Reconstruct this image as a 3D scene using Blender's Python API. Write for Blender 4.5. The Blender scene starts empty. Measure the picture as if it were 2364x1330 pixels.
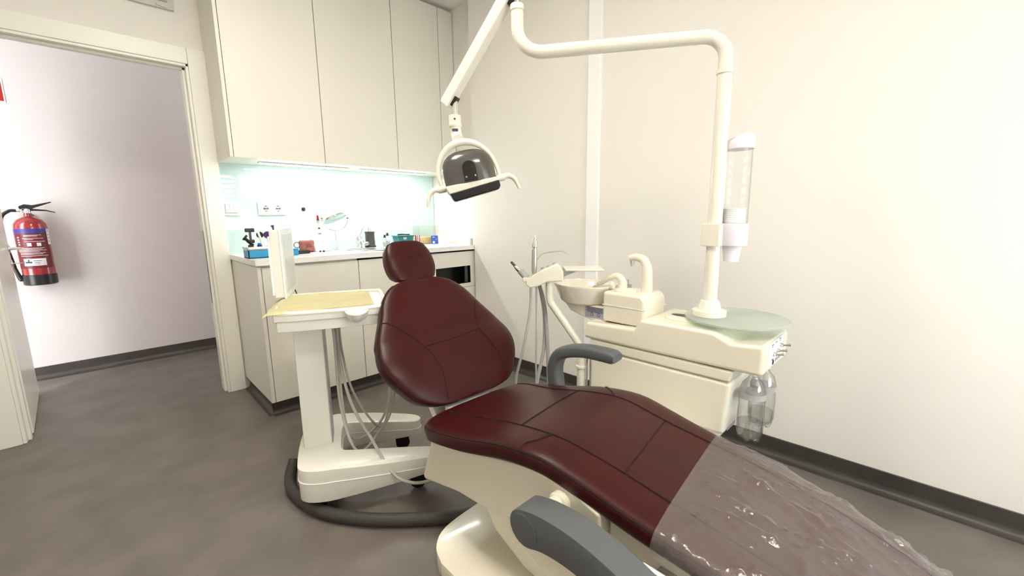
import bpy, bmesh, math, random
from mathutils import Vector, Matrix
random.seed(7)
C = bpy.context.scene.collection
SC = bpy.context.scene
PI = math.pi

# ------------------------------------------------------------------ camera
F_PX, YAW, PITCH, ROLL, EYE = 967.4, .771786, .167579, -.012993, 1.16
fwd = Vector((math.sin(YAW)*math.cos(PITCH), math.cos(YAW)*math.cos(PITCH), -math.sin(PITCH)))
rgt = Vector((math.cos(YAW), -math.sin(YAW), 0))
upv = rgt.cross(fwd)
r2 = math.cos(ROLL)*rgt + math.sin(ROLL)*upv
u2 = -math.sin(ROLL)*rgt + math.cos(ROLL)*upv
cam = bpy.data.objects.new('camera', bpy.data.cameras.new('camera'))
cam.data.sensor_fit = 'HORIZONTAL'
cam.data.sensor_width = 36
cam.data.lens = 36*F_PX/2364
cam.data.clip_start = .02
mw = Matrix.Identity(4)
for i, v in enumerate((r2, u2, -fwd)):
    for k in range(3):
        mw[k][i] = v[k]
mw[2][3] = EYE
cam.matrix_world = mw
C.objects.link(cam)
SC.camera = cam

# ------------------------------------------------------------------ world, exposure, lights
w = bpy.data.worlds.new('world'); SC.world = w
w.use_nodes = True
bg = w.node_tree.nodes['Background']
bg.inputs[0].default_value = (.93, .965, 1.0, 1)
bg.inputs[1].default_value = 9.0
SC.view_settings.view_transform = 'Standard'
SC.view_settings.look = 'None'
SC.view_settings.exposure = 0.6
SC.view_settings.gamma = 1
SC.view_settings.use_curve_mapping = False

CEIL_PANEL = 22.0        # ceiling light panels of the room
LED_STRIP = 66.0         # strips under the wall cabinets
CORRIDOR_LAMP = 1400.0     # round downlight of the corridor

# ------------------------------------------------------------------ materials
def mat(name, col, rough=.5, metal=0, bump=0, bscale=60, var=0, vscale=8, emit=None, es=1, coat=0, trans=0, ior=1.45, alpha=1, spec=.5, stretch=None):
    m = bpy.data.materials.new(name); m.use_nodes = True
    nt = m.node_tree; b = nt.nodes['Principled BSDF']
    b.inputs['Base Color'].default_value = (*col, 1)
    b.inputs['Roughness'].default_value = rough
    b.inputs['Metallic'].default_value = metal
    b.inputs['IOR'].default_value = ior
    b.inputs['Coat Weight'].default_value = coat
    b.inputs['Coat Roughness'].default_value = .08
    b.inputs['Transmission Weight'].default_value = trans
    b.inputs['Alpha'].default_value = alpha
    b.inputs['Specular IOR Level'].default_value = spec
    if emit:
        b.inputs['Emission Color'].default_value = (*emit, 1)
        b.inputs['Emission Strength'].default_value = es
    if bump or var:
        tc = nt.nodes.new('ShaderNodeTexCoord')
        src = tc.outputs['Object']
        if stretch:
            mp = nt.nodes.new('ShaderNodeMapping'); mp.inputs['Scale'].default_value = stretch
            nt.links.new(src, mp.inputs['Vector']); src = mp.outputs['Vector']
    if bump:
        n = nt.nodes.new('ShaderNodeTexNoise'); n.inputs['Scale'].default_value = bscale
        n.inputs['Detail'].default_value = 3
        nt.links.new(src, n.inputs['Vector'])
        bp = nt.nodes.new('ShaderNodeBump'); bp.inputs['Strength'].default_value = bump
        bp.inputs['Distance'].default_value = .01
        nt.links.new(n.outputs['Fac'], bp.inputs['Height'])
        nt.links.new(bp.outputs['Normal'], b.inputs['Normal'])
    if var:
        n = nt.nodes.new('ShaderNodeTexNoise'); n.inputs['Scale'].default_value = vscale
        n.inputs['Detail'].default_value = 5
        nt.links.new(src, n.inputs['Vector'])
        r = nt.nodes.new('ShaderNodeValToRGB')
        r.color_ramp.elements[0].position = .35; r.color_ramp.elements[1].position = .65
        r.color_ramp.elements[0].color = (*[c*(1-var) for c in col], 1)
        r.color_ramp.elements[1].color = (*[min(1, c*(1+var)) for c in col], 1)
        nt.links.new(n.outputs['Fac'], r.inputs['Fac'])
        nt.links.new(r.outputs['Color'], b.inputs['Base Color'])
    return m

M = dict(
    wall=mat('wall_paint', (.84, .805, .755), .6, bump=.05, bscale=220),
    corridor=mat('corridor_paint', (.605, .552, .538), .6, bump=.04, bscale=220),
    ceiling=mat('ceiling_paint', (.86, .85, .82), .7, bump=.03, bscale=150),
    floor=mat('floor_vinyl', (.165, .142, .126), .42, var=.14, vscale=5, bump=.03, bscale=240),
    base=mat('vinyl_skirting', (.055, .047, .042), .38, var=.12, vscale=9, bump=.03, bscale=240),
    trim=mat('door_trim_lacquer', (.88, .86, .78), .35, bump=.02, bscale=100),
    white=mat('white_duct_plastic', (.95, .95, .94), .4, bump=.02, bscale=90),
    cab=mat('cabinet_laminate', (.82, .79, .71), .38, bump=.015, bscale=300),
    carcass=mat('cabinet_carcass', (.50, .47, .42), .6, bump=.02, bscale=200),
    top=mat('worktop_quartz', (.90, .90, .89), .18, var=.02, vscale=40),
    splash=mat('aqua_glass', (.56, .74, .71), .03, var=.015, vscale=3, coat=1, spec=.1),
    glassedge=mat('green_glass_edge', (.20, .42, .38), .1, var=.05),
    cream=mat('cream_enamel', (.82, .77, .64), .25, var=.015, vscale=6, coat=.5),
    cream2=mat('cream_plastic', (.80, .76, .65), .33, var=.015, vscale=6),
    ivory=mat('ivory_pipe_enamel', (.82, .78, .68), .15, var=.01, vscale=6, coat=.7),
    cart=mat('white_cart_plastic', (.84, .82, .75), .3, var=.015, vscale=6, coat=.3),
    leather=mat('burgundy_leather', (.041, .0036, .0038), .34, bump=.08, bscale=330, var=.10, vscale=5, spec=.30),
    seam=mat('dark_seam', (.006, .001, .001), .8, bump=.1, bscale=300),
    grey=mat('grey_armrest_plastic', (.105, .112, .118), .45, bump=.03, bscale=260),
    greyl=mat('light_grey_plastic', (.42, .42, .42), .4, bump=.02, bscale=200),
    hose=mat('grey_hose', (.50, .48, .44), .45, bump=.05, bscale=120),
    darkhose=mat('dark_ribbed_hose', (.05, .045, .04), .5, bump=.2, bscale=160),
    black=mat('black_plastic', (.010, .010, .011), .3, bump=.02, bscale=200),
    blackm=mat('black_rubber', (.012, .012, .012), .6, bump=.05, bscale=150),
    chrome=mat('chrome', (.80, .80, .80), .12, metal=1, bump=.01, bscale=50),
    steel=mat('brushed_steel', (.55, .55, .54), .3, metal=1, bump=.03, bscale=200),
    lampgrey=mat('smoked_lamp_shell', (.075, .068, .060), .22, bump=.01, bscale=90, coat=.5),
    lilac=mat('lilac_plastic', (.74, .71, .78), .35, var=.02, vscale=6),
    paperw=mat('white_paper', (.90, .90, .90), .7, bump=.02, bscale=90),
    yellow=mat('yellow_paper', (.92, .86, .56), .75, bump=.10, bscale=60, var=.03, vscale=14),
    red=mat('extinguisher_red', (.25, .008, .012), .2, coat=.8, var=.02, vscale=5),
    redlabel=mat('dark_red_label', (.13, .007, .010), .4, var=.03, vscale=20),
    bluelabel=mat('blue_label', (.035, .03, .20), .4, var=.03, vscale=20),
    signred=mat('sign_red', (.36, .005, .008), .45, var=.02, vscale=9),
    blue=mat('blue_plastic', (.02, .30, .56), .3, var=.06, vscale=14),
    bluedark=mat('navy_plastic', (.02, .04, .30), .35, var=.05, vscale=20),
    purple=mat('purple_plastic', (.09, .03, .16), .35, var=.05, vscale=20),
    pink=mat('rose_fabric', (.40, .155, .145), .75, bump=.3, bscale=900, var=.05, vscale=60),
    pinkdark=mat('rose_print', (.20, .04, .045), .6, var=.02),
    teal=mat('teal_plastic', (.02, .16, .18), .3, var=.05, vscale=20),
    orange=mat('cream_orange_paper', (.90, .66, .27), .6, var=.05, vscale=20),
    darkgrey=mat('charcoal_dispenser', (.07, .07, .066), .45, bump=.03, bscale=200),
    sticker=mat('lilac_grey_sticker', (.35, .34, .42), .45, var=.03, vscale=30),
    ink=mat('print_ink', (.05, .05, .07), .6, var=.02),
    printw=mat('white_print', (.72, .66, .66), .6, var=.02),
    mirror=mat('mirror_glass', (.88, .92, .90), .02, metal=1, var=.01),
    cup=mat('white_cup_plastic', (.88, .88, .88), .4, var=.01, vscale=10),
    water=mat('water', (.95, .97, .97), .0, trans=1, ior=1.33, bump=.005, bscale=12),
    slat=mat('blind_slat', (.80, .86, .84), .5, var=.02),
    leaf=mat('shrub_leaf', (.30, .46, .22), .6, var=.25, vscale=6),
    bark=mat('shrub_stem', (.12, .09, .05), .8, var=.2),
    lamp_on=mat('light_panel_diffuser', (.9, .9, .9), .5, emit=(1, .94, .825), es=CEIL_PANEL),
    led_on=mat('led_strip_diffuser', (.9, .9, .9), .5, emit=(1, .985, .95), es=LED_STRIP),
    cor_on=mat('corridor_lamp_diffuser', (.9, .9, .9), .5, emit=(1, .93, .925), es=CORRIDOR_LAMP),
    panel_lit=mat('viewer_diffuser', (.76, .75, .70), .3, var=.01),
)

def thin_clear(name, tint, white=.0, gloss=.10, rough=.05, bump=0, bscale=20, edge=None):
    """thin clear sheet: transparent + glossy (+ a little milky diffuse)"""
    m = bpy.data.materials.new(name); m.use_nodes = True
    nt = m.node_tree; nt.nodes.clear()
    out = nt.nodes.new('ShaderNodeOutputMaterial')
    tr = nt.nodes.new('ShaderNodeBsdfTransparent'); tr.inputs[0].default_value = (*tint, 1)
    gl = nt.nodes.new('ShaderNodeBsdfGlossy'); gl.inputs['Roughness'].default_value = rough
    di = nt.nodes.new('ShaderNodeBsdfDiffuse'); di.inputs[0].default_value = (.9, .88, .87, 1)
    if edge is not None:      # seen edge-on the wall is thicker to look through
        lw = nt.nodes.new('ShaderNodeLayerWeight'); p3 = nt.nodes.new('ShaderNodeMath'); p3.operation = 'POWER'; p3.inputs[1].default_value = 3.5
        nt.links.new(lw.outputs['Facing'], p3.inputs[0])
        mx = nt.nodes.new('ShaderNodeMixRGB'); mx.inputs[1].default_value = (*tint, 1); mx.inputs[2].default_value = (edge, edge, edge*.99, 1)
        nt.links.new(p3.outputs[0], mx.inputs[0]); nt.links.new(mx.outputs[0], tr.inputs[0])
    m1 = nt.nodes.new('ShaderNodeMixShader'); m1.inputs[0].default_value = white
    nt.links.new(tr.outputs[0], m1.inputs[1]); nt.links.new(di.outputs[0], m1.inputs[2])
    fr = nt.nodes.new('ShaderNodeLayerWeight'); pw = nt.nodes.new('ShaderNodeMath'); pw.operation = 'POWER'; pw.inputs[1].default_value = 5
    nt.links.new(fr.outputs['Facing'], pw.inputs[0])
    ml = nt.nodes.new('ShaderNodeMath'); ml.operation = 'MULTIPLY'; ml.inputs[1].default_value = .5; nt.links.new(pw.outputs[0], ml.inputs[0])
    ad = nt.nodes.new('ShaderNodeMath'); ad.operation = 'ADD'; ad.inputs[1].default_value = gloss
    nt.links.new(ml.outputs[0], ad.inputs[0])
    m2 = nt.nodes.new('ShaderNodeMixShader')
    nt.links.new(ad.outputs[0], m2.inputs[0]); nt.links.new(m1.outputs[0], m2.inputs[1]); nt.links.new(gl.outputs[0], m2.inputs[2])
    if bump:
        tc = nt.nodes.new('ShaderNodeTexCoord')
        n = nt.nodes.new('ShaderNodeTexNoise'); n.inputs['Scale'].default_value = bscale; n.inputs['Detail'].default_value = 4
        bp = nt.nodes.new('ShaderNodeBump'); bp.inputs['Strength'].default_value = bump; bp.inputs['Distance'].default_value = .02
        nt.links.new(tc.outputs['Object'], n.inputs['Vector']); nt.links.new(n.outputs['Fac'], bp.inputs['Height'])
        for s in (gl, fr, di): nt.links.new(bp.outputs[0], s.inputs['Normal'])
    nt.links.new(m2.outputs[0], out.inputs[0])
    return m
M['splash'].node_tree.nodes['Principled BSDF'].inputs['Coat IOR'].default_value = 1.42
M['splash'].node_tree.nodes['Principled BSDF'].inputs['Coat Roughness'].default_value = .0
M['film'] = thin_clear('clear_film', (.97, .95, .94), white=.085, gloss=.05, rough=.20, bump=.7, bscale=13)
M['clear'] = thin_clear('clear_acrylic', (.985, .99, .985), white=.015, gloss=.03, rough=.03, edge=.55)
M['pet'] = thin_clear('clear_bottle_plastic', (.95, .955, .955), white=.015, gloss=.11, rough=.05, edge=.22)
M['frost'] = thin_clear('frosted_green_glass', (.66, .78, .70), white=.35, gloss=.03, rough=.25)
M['water'] = thin_clear('water', (.88, .90, .90), white=.02, gloss=.14, rough=.0, edge=.3)
M['pane'] = thin_clear('window_pane', (.97, .98, .98), white=.0, gloss=.02, rough=.0)

# ------------------------------------------------------------------ mesh helpers (all shapes are given in world metres unless local=True)
def chain_matrix(p):
    m = Matrix.Identity(4)
    while p is not None:
        m = p.matrix_basis @ m
        p = p.parent
    return m

def obj(name, bm, material, parent=None, local=False, angle=40):
    if parent is not None and not local:
        bm.transform(chain_matrix(parent).inverted())
    bmesh.ops.recalc_face_normals(bm, faces=bm.faces[:])
    me = bpy.data.meshes.new(name)
    bm.to_mesh(me); bm.free()
    me.materials.append(material if not isinstance(material, str) else M[material])
    for p in me.polygons: p.use_smooth = True
    me.set_sharp_from_angle(angle=math.radians(angle))
    o = bpy.data.objects.new(name, me); C.objects.link(o)
    o.parent = parent
    if len(me.polygons) < 1500:
        wn = o.modifiers.new('weighted_normals', 'WEIGHTED_NORMAL'); wn.keep_sharp = True; wn.weight = 80
    if name in ('print', 'contacts'): o['kind'] = 'stuff'
    return o

def tag(o, label, cat, group=None):
    o['label'] = label; o['category'] = cat
    if group: o['group'] = group
    return o

def thing(name, label, cat, loc=(0, 0, 0), rotz=0, group=None):
    o = bpy.data.objects.new(name, None); C.objects.link(o)
    o.empty_display_size = .05
    o.location = loc; o.rotation_euler = (0, 0, rotz)
    o.matrix_basis = Matrix.Translation(Vector(loc)) @ Matrix.Rotation(rotz, 4, 'Z')
    return tag(o, label, cat, group)

def struct(name, bm, material, parent=None, angle=40):
    o = obj(name, bm, material, parent, angle=angle)
    if parent is None: o['kind'] = 'structure'
    return o

def B(): return bmesh.new()

def absorb(bm, tmp, mtx=None):
    if mtx is not None: tmp.transform(mtx)
    me = bpy.data.meshes.new('tmp'); tmp.to_mesh(me); tmp.free()
    bm.from_mesh(me); bpy.data.meshes.remove(me)
    return bm

def box(x0, x1, y0, y1, z0, z1, bev=0, seg=2, bm=None, mtx=None):
    t = bmesh.new()
    bmesh.ops.create_cube(t, size=1)
    for v in t.verts:
        v.co = Vector(((x0+x1)/2+v.co.x*(x1-x0), (y0+y1)/2+v.co.y*(y1-y0), (z0+z1)/2+v.co.z*(z1-z0)))
    if bev:
        bmesh.ops.bevel(t, geom=t.edges[:], offset=bev, segments=seg, profile=.5, affect='EDGES')
    if bm is None: bm = bmesh.new()
    return absorb(bm, t, mtx)

def prism(poly, axis, a, b, bev=0, seg=3, bm=None, mtx=None):
    """poly: 2-D outline; axis 'x': (y,z), 'y': (x,z), 'z': (x,y)"""
    t = bmesh.new()
    def P(p, d):
        return {'x': (d, p[0], p[1]), 'y': (p[0], d, p[1]), 'z': (p[0], p[1], d)}[axis]
    va = [t.verts.new(P(p, a)) for p in poly]; vb = [t.verts.new(P(p, b)) for p in poly]
    n = len(poly)
    t.faces.new(va[::-1]); t.faces.new(vb)
    for i in range(n):
        t.faces.new((va[i], va[(i+1) % n], vb[(i+1) % n], vb[i]))
    bmesh.ops.recalc_face_normals(t, faces=t.faces[:])
    if bev:
        bmesh.ops.bevel(t, geom=t.edges[:], offset=bev, segments=seg, profile=.5, affect='EDGES', clamp_overlap=True)
    if bm is None: bm = bmesh.new()
    return absorb(bm, t, mtx)

def cr(pts, n=8, closed=False):
    """Catmull-Rom through points"""
    pts = [Vector(p) for p in pts]; out = []
    N = len(pts)
    rng = N if closed else N-1
    for i in range(rng):
        if closed:
            p0, p1, p2, p3 = pts[i-1], pts[i], pts[(i+1) % N], pts[(i+2) % N]
        else:
            p1, p2 = pts[i], pts[i+1]
            p0 = pts[i-1] if i else p1*2-p2
            p3 = pts[i+2] if i+2 < N else p2*2-p1
        for k in range(n):
            t = k/n
            out.append(.5*((2*p1)+(-p0+p2)*t+(2*p0-5*p1+4*p2-p3)*t*t+(-p0+3*p1-3*p2+p3)*t**3))
    if not closed: out.append(pts[-1].copy())
    return out

def tube(path, r, n=12, caps=True, bm=None, closed=False, mtx=None, flat=None):
    """sweep a circle (or an ellipse: flat=(a,b,upvector)) along a list of points; r is a number or a list"""
    t = bmesh.new()
    path = [Vector(p) for p in path]; N = len(path)
    rr = r if isinstance(r, (list, tuple)) else [r]*N
    rings = []; prev = None
    for i, p in enumerate(path):
        if closed: d = path[(i+1) % N]-path[i-1]
        else: d = path[min(i+1, N-1)]-path[max(i-1, 0)]
        d.normalize()
        if prev is None:
            a = Vector((0, 0, 1)) if abs(d.z) < .9 else Vector((1, 0, 0))
            if flat: a = Vector(flat[2])
            s = d.cross(a).normalized()
        else:
            s = prev-d*prev.dot(d)
            if flat: s = d.cross(Vector(flat[2]))
            s.normalize()
        prev = s; q = s.cross(d)
        ka, kb = (flat[0], flat[1]) if flat else (1, 1)
        rings.append([t.verts.new(p+(s*math.cos(2*PI*k/n)*ka+q*math.sin(2*PI*k/n)*kb)*rr[i]) for k in range(n)])
    for i in range(N if closed else N-1):
        A, D = rings[i], rings[(i+1) % N]
        for k in range(n):
            t.faces.new((A[k], A[(k+1) % n], D[(k+1) % n], D[k]))
    if caps and not closed:
        t.faces.new(rings[0][::-1]); t.faces.new(rings[-1])
    if bm is None: bm = bmesh.new()
    return absorb(bm, t, mtx)

def lathe(prof, c=(0, 0, 0), n=24, bm=None, axis=None, mtx=None, scale=(1, 1)):
    """prof: (radius, height) pairs; axis: direction of the height, default +Z"""
    t = bmesh.new(); rings = []
    for r, z in prof:
        if r < 1e-6: rings.append([t.verts.new((0, 0, z))])
        else: rings.append([t.verts.new((r*math.cos(2*PI*k/n)*scale[0], r*math.sin(2*PI*k/n)*scale[1], z)) for k in range(n)])
    for A, D in zip(rings, rings[1:]):
        for k in range(n):
            a = [A[k % len(A)], A[(k+1) % len(A)], D[(k+1) % len(D)], D[k % len(D)]]
            f = []
            for v in a:
                if v not in f: f.append(v)
            if len(f) > 2: t.faces.new(f)
    if len(rings[0]) > 2: t.faces.new(rings[0][::-1])
    if len(rings[-1]) > 2: t.faces.new(rings[-1])
    m = Matrix.Translation(Vector(c))
    if axis is not None:
        m = m @ Vector((0, 0, 1)).rotation_difference(Vector(axis).normalized()).to_matrix().to_4x4()
    t.transform(m)
    if bm is None: bm = bmesh.new()
    return absorb(bm, t, mtx)

def cyl(c, r, h, n=24, bev=0, axis=None, bm=None, mtx=None):
    p = [(r, 0), (r, h)] if not bev else [(r-bev, 0), (r-.3*bev, .3*bev), (r, bev), (r, h-bev), (r-.3*bev, h-.3*bev), (r-bev, h)]
    return lathe(p, c, n, bm, axis, mtx)

def lerp(tab, x):
    if x <= tab[0][0]: return tab[0][1]
    for (a, b), (c, d) in zip(tab, tab[1:]):
        if x <= c: return b+(d-b)*(x-a)/(c-a)
    return tab[-1][1]

def smooth(tab, x):
    """monotone-ish smooth interpolation (Catmull-Rom in y)"""
    n = len(tab)
    if x <= tab[0][0]: return tab[0][1]
    if x >= tab[-1][0]: return tab[-1][1]
    for i in range(n-1):
        if x <= tab[i+1][0]:
            x0, y0 = tab[i]; x1, y1 = tab[i+1]
            m0 = (y1-tab[i-1][1])/(x1-tab[i-1][0]) if i else (y1-y0)/(x1-x0)
            m1 = (tab[i+2][1]-y0)/(tab[i+2][0]-x0) if i+2 < n else (y1-y0)/(x1-x0)
            h = x1-x0; t = (x-x0)/h
            return (2*t**3-3*t*t+1)*y0+(t**3-2*t*t+t)*h*m0+(-2*t**3+3*t*t)*y1+(t**3-t*t)*h*m1

def text_bm(s, size, mtx, depth=.0006):
    cu = bpy.data.curves.new('txt', 'FONT'); cu.body = s; cu.size = size; cu.extrude = depth
    cu.align_x = 'CENTER'; cu.align_y = 'CENTER'; cu.resolution_u = 3
    o = bpy.data.objects.new('txt', cu); C.objects.link(o)
    dg = bpy.context.evaluated_depsgraph_get()
    me = bpy.data.meshes.new_from_object(o.evaluated_get(dg))
    bm = bmesh.new(); bm.from_mesh(me); bm.transform(mtx)
    bpy.data.objects.remove(o); bpy.data.curves.remove(cu); bpy.data.meshes.remove(me)
    return bm

def frame(o, x, y, z):
    """matrix with columns x,y,z at origin o"""
    m = Matrix.Identity(4)
    for i, v in enumerate((x, y, z)):
        v = Vector(v).normalized()
        for k in range(3): m[k][i] = v[k]
    for k in range(3): m[k][3] = o[k]
    return m

# ------------------------------------------------------------------ the room
YB = 3.317            # back wall
XN = 2.235            # right wall inside the cabinet niche
YS = 2.655            # where the right wall steps forward
HC = 2.80             # ceiling
YC = 4.63             # corridor wall
XL, YF = -1.15, -1.30 # left and front walls (behind the camera)
DR, DL, DH = .51, -.43, 2.095   # door opening

struct('floor', box(-2.6, 3.0, YF-.12, YC+.12, -.08, 0), 'floor')
struct('ceiling', box(XL-.1, XN+.2, YF-.1, YB+.1, HC, HC+.1), 'ceiling')
struct('ceiling_corridor', box(-2.6, 3.0, YB+.1, YC+.12, 2.62, 2.72), 'ceiling')
# back wall with the door opening
b = box(XL-.1, DL, YB, YB+.1, 0, HC)
box(DL, DR, YB, YB+.1, DH, HC, bm=b)
box(DR, XN+.12, YB, YB+.1, 0, HC, bm=b)
struct('wall_back', b, 'wall')
# right wall: slightly out of square, set forward beside the niche
b = prism([(2.165, YS), (2.245, YF-.1), (2.40, YF-.1), (2.40, YS)], 'z', 0, HC)
box(XN, 2.40, YS, YB+.1, 0, HC, bm=b)
struct('wall_right', b, 'wall')
struct('wall_left', box(XL-.1, XL, YF-.1, YB+.1, 0, HC), 'wall')
# front wall with the window the splashback mirrors
WX0, WX1, WZ0, WZ1 = .60, 1.84, .60, 1.92
b = box(XL-.1, WX0, YF-.1, YF, 0, HC)
box(WX1, 2.40, YF-.1, YF, 0, HC, bm=b)
box(WX0, WX1, YF-.1, YF, 0, WZ0, bm=b)
box(WX0, WX1, YF-.1, YF, WZ1, HC, bm=b)
struct('wall_front', b, 'wall')
b = box(-2.6, 3.0, YC, YC+.12, 0, 2.72)
struct('wall_corridor', b, 'corridor')
b = box(-2.7, -2.6, YB+.1, YC+.12, 0, 2.72)
struct('wall_corridor_left', b, 'corridor')
struct('wall_corridor_right', box(3.0, 3.1, YB, YC+.12, 0, 2.72), 'corridor')

def cove_profile(h=.095, t=.006, c=.034):
    p = [(0, 0), (c+.012, 0), (c+.010, .0025)]
    for k in range(7):
        a = k/6*PI/2
        p.append((t+c-c*math.sin(a), .003+c-c*math.cos(a)))
    p += [(t, h-.002), (t-.002, h), (0, h)]
    return p
def baseboard(name, p0, p1, parent=None, h=.095, mname='base'):
    """coved vinyl skirting along a wall from p0 to p1, the room on the left of the run"""
    p0, p1 = Vector((*p0, 0)), Vector((*p1, 0))
    d = (p1-p0).normalized(); nrm = Vector((-d.y, d.x, 0))
    bm = prism(cove_profile(h), 'y', 0, (p1-p0).length, mtx=None)
    bm.transform(frame(p0, nrm, d, (0, 0, 1)))
    if parent: return obj(name, bm, mname, parent, angle=30)
    return struct(name, bm, mname, angle=30)
baseboard('baseboard_right', (2.245, YF), (2.165, YS-.02))
baseboard('baseboard_corridor', (3.0, YC), (-2.6, YC))

# door casing and lining
b = box(DR, DR+.092, YB-.018, YB, 0, DH+.092, .004)
box(DL-.092, DL, YB-.018, YB, 0, DH+.092, .004, bm=b)
box(DL, DR, YB-.018, YB, DH, DH+.092, .004, bm=b)
struct('trim_1', b, 'trim')
b = box(DR-.014, DR, YB-.010, YB+.11, 0, DH, .002)
box(DR-.028, DR-.014, YB+.030, YB+.11, 0, DH-.014, .002, bm=b)
box(DL, DL+.014, YB-.010, YB+.11, 0, DH, .002, bm=b)
box(DL+.014, DL+.028, YB+.030, YB+.065, 0, DH-.014, .002, bm=b)
box(DL, DR, YB-.010, YB+.11, DH-.014, DH, .002, bm=b)
box(DL+.014, DR-.014, YB+.030, YB+.065, DH-.028, DH-.014, .002, bm=b)
struct('trim_2', b, 'trim')
struct('trim_3', box(.0, .035, 0, .003, .62, 1.10, mtx=Matrix.Translation((DR-.0305, YB+.036, 0)) @ Matrix.Rotation(PI/2, 4, 'Z'), bev=.001), 'steel')

# open door leaf, swung out into the corridor
hx, hy = DL+.03, YB+.105
dv = Vector((-.035, .83, 0)).normalized(); nv = Vector((dv.y, -dv.x, 0))
dm = frame((hx, hy, 0), dv, nv, (0, 0, 1))
dm = frame((hx, hy, 0), dv, Vector((-dv.y, dv.x, 0)), (0, 0, 1))
door = struct('door_1', box(0, .84, 0, .038, .008, 2.07, .003, mtx=dm), 'trim')
def dp(l, o, z): return dm @ Vector((l, -o, z))     # along, off the face, height
b = cyl(dp(.775, 0, 1.0), .026, .008, axis=-dm.col[1].to_3d(), bev=.002)
tube(cr([dp(.775, .0, 1.0), dp(.775, .04, 1.0), dp(.767, .054, 1.0), dp(.745, .058, 1.0), dp(.655, .058, 1.0)], 5), .0095, bm=b)
obj('lever_handle', b, 'chrome', door)
b = cyl(dp(.775, 0, .905), .024, .007, axis=-dm.col[1].to_3d(), bev=.002)
obj('lock_rosette', b, 'chrome', door)
b = tube([dp(.775, .005, .905), dp(.775, .05, .905)], .003, 8)
tube([dp(.775+.014*math.cos(a), .055, .905+.014*math.sin(a)) for a in [2*PI*k/16 for k in range(16)]], .0022, 8, bm=b, closed=True)
obj('key', b, 'steel', door)

# vertical cable duct on the right wall
ang = math.atan2(2.245-2.165, YS-YF)
def wx(y): return 2.165+(YS-y)*(.08/(YS-(YF-.1)))   # right wall face at y
m_ = Matrix.Translation((wx(1.525), 1.525, 0)) @ Matrix.Rotation(ang*-0+0, 4, 'Z')
struct('trim_4', box(-.016, .012, -.043, .043, .10, HC, .004, mtx=m_), 'white')

# window in the front wall, with its blind
win = struct('window_1', box(WX0, WX0+.06, YF-.08, YF-.02, WZ0, WZ1, .004), 'white')
b = box(WX1-.06, WX1, YF-.08, YF-.02, WZ0, WZ1, .004)
box(WX0+.06, WX1-.06, YF-.08, YF-.02, WZ0, WZ0+.06, .004, bm=b)
box(WX0+.06, WX1-.06, YF-.08, YF-.02, WZ1-.06, WZ1, .004, bm=b)
box(.98, 1.04, YF-.075, YF-.025, WZ0+.06, WZ1-.06, .004, bm=b)
obj('window_frame', b, 'white', win)
obj('pane', box(WX0+.05, WX1-.05, YF-.052, YF-.048, WZ0+.05, WZ1-.05), 'pane', win)
obj('window_sill', box(WX0-.04, WX1+.04, YF-.02, YF+.05, WZ0-.03, WZ0, .004), 'white', win)
blind = thing('window_blind', 'pale horizontal slat blind half lowered over the window', 'blind', (WX0, YF, WZ1))
sm = None
BX1 = 1.70
for k in range(10):
    z = WZ1-.05-k*.072
    if sm is None:
        sm = obj('slat', box(WX0-.02, BX1, -.032, .032, -.001, .001, mtx=Matrix.Translation((0, YF+.035, z)) @ Matrix.Rotation(math.radians(30), 4, 'X')), 'slat', blind)
    else:
        c = sm.copy(); C.objects.link(c); c.parent = blind; c.location = (0, 0, -k*.072)
obj('head_rail', box(WX0-.02, BX1, YF+.004, YF+.055, WZ1-.02, WZ1+.03, .004), 'white', blind)
for x in (WX0+.15, BX1-.15): obj('cord', tube([(x, YF+.035, WZ1-.03), (x, YF+.035, WZ1-.05-10*.072)], .0012, 6), 'white', blind)
# ground and shrub outside the window
struct('ground_outside', box(-3, 5, -6, YF-.12, -.4, -.3), mat('paving', (.45, .43, .40), .8, var=.1))
sh = thing('garden_shrub', 'leafy green shrub growing outside the window', 'shrub', (1.35, -2.6, -.3))
b = tube(cr([(1.35, -2.6, -.3), (1.33, -2.62, .4), (1.38, -2.58, 1.1)], 4), [.03-.0025*k for k in range(9)], 8)
for k in range(9):
    a = k*2.4; tube([(1.35, -2.6, .3+.08*k), (1.35+.35*math.cos(a), -2.6+.35*math.sin(a), .6+.1*k)], .008, 6, bm=b)
obj('stem', b, 'bark', sh)
b = B()
for k in range(900):
    a = random.uniform(0, 2*PI); rr = .55*math.sqrt(random.random()); z = random.uniform(.25, 1.5)
    p = Vector((1.35+rr*math.cos(a), -2.6+rr*math.sin(a)*.8, z))
    mt = Matrix.Translation(p) @ Matrix.Rotation(random.uniform(0, 6.3), 4, 'Z') @ Matrix.Rotation(random.uniform(-1, 1), 4, 'X')
    vs = [b.verts.new(mt @ Vector(q)) for q in ((-.01, 0, 0), (.028, .016, .004), (.075, 0, -.004), (.028, -.016, .004))]
    b.faces.new(vs)
fo = obj('foliage', b, 'leaf', sh); fo['kind'] = 'stuff'

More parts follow.
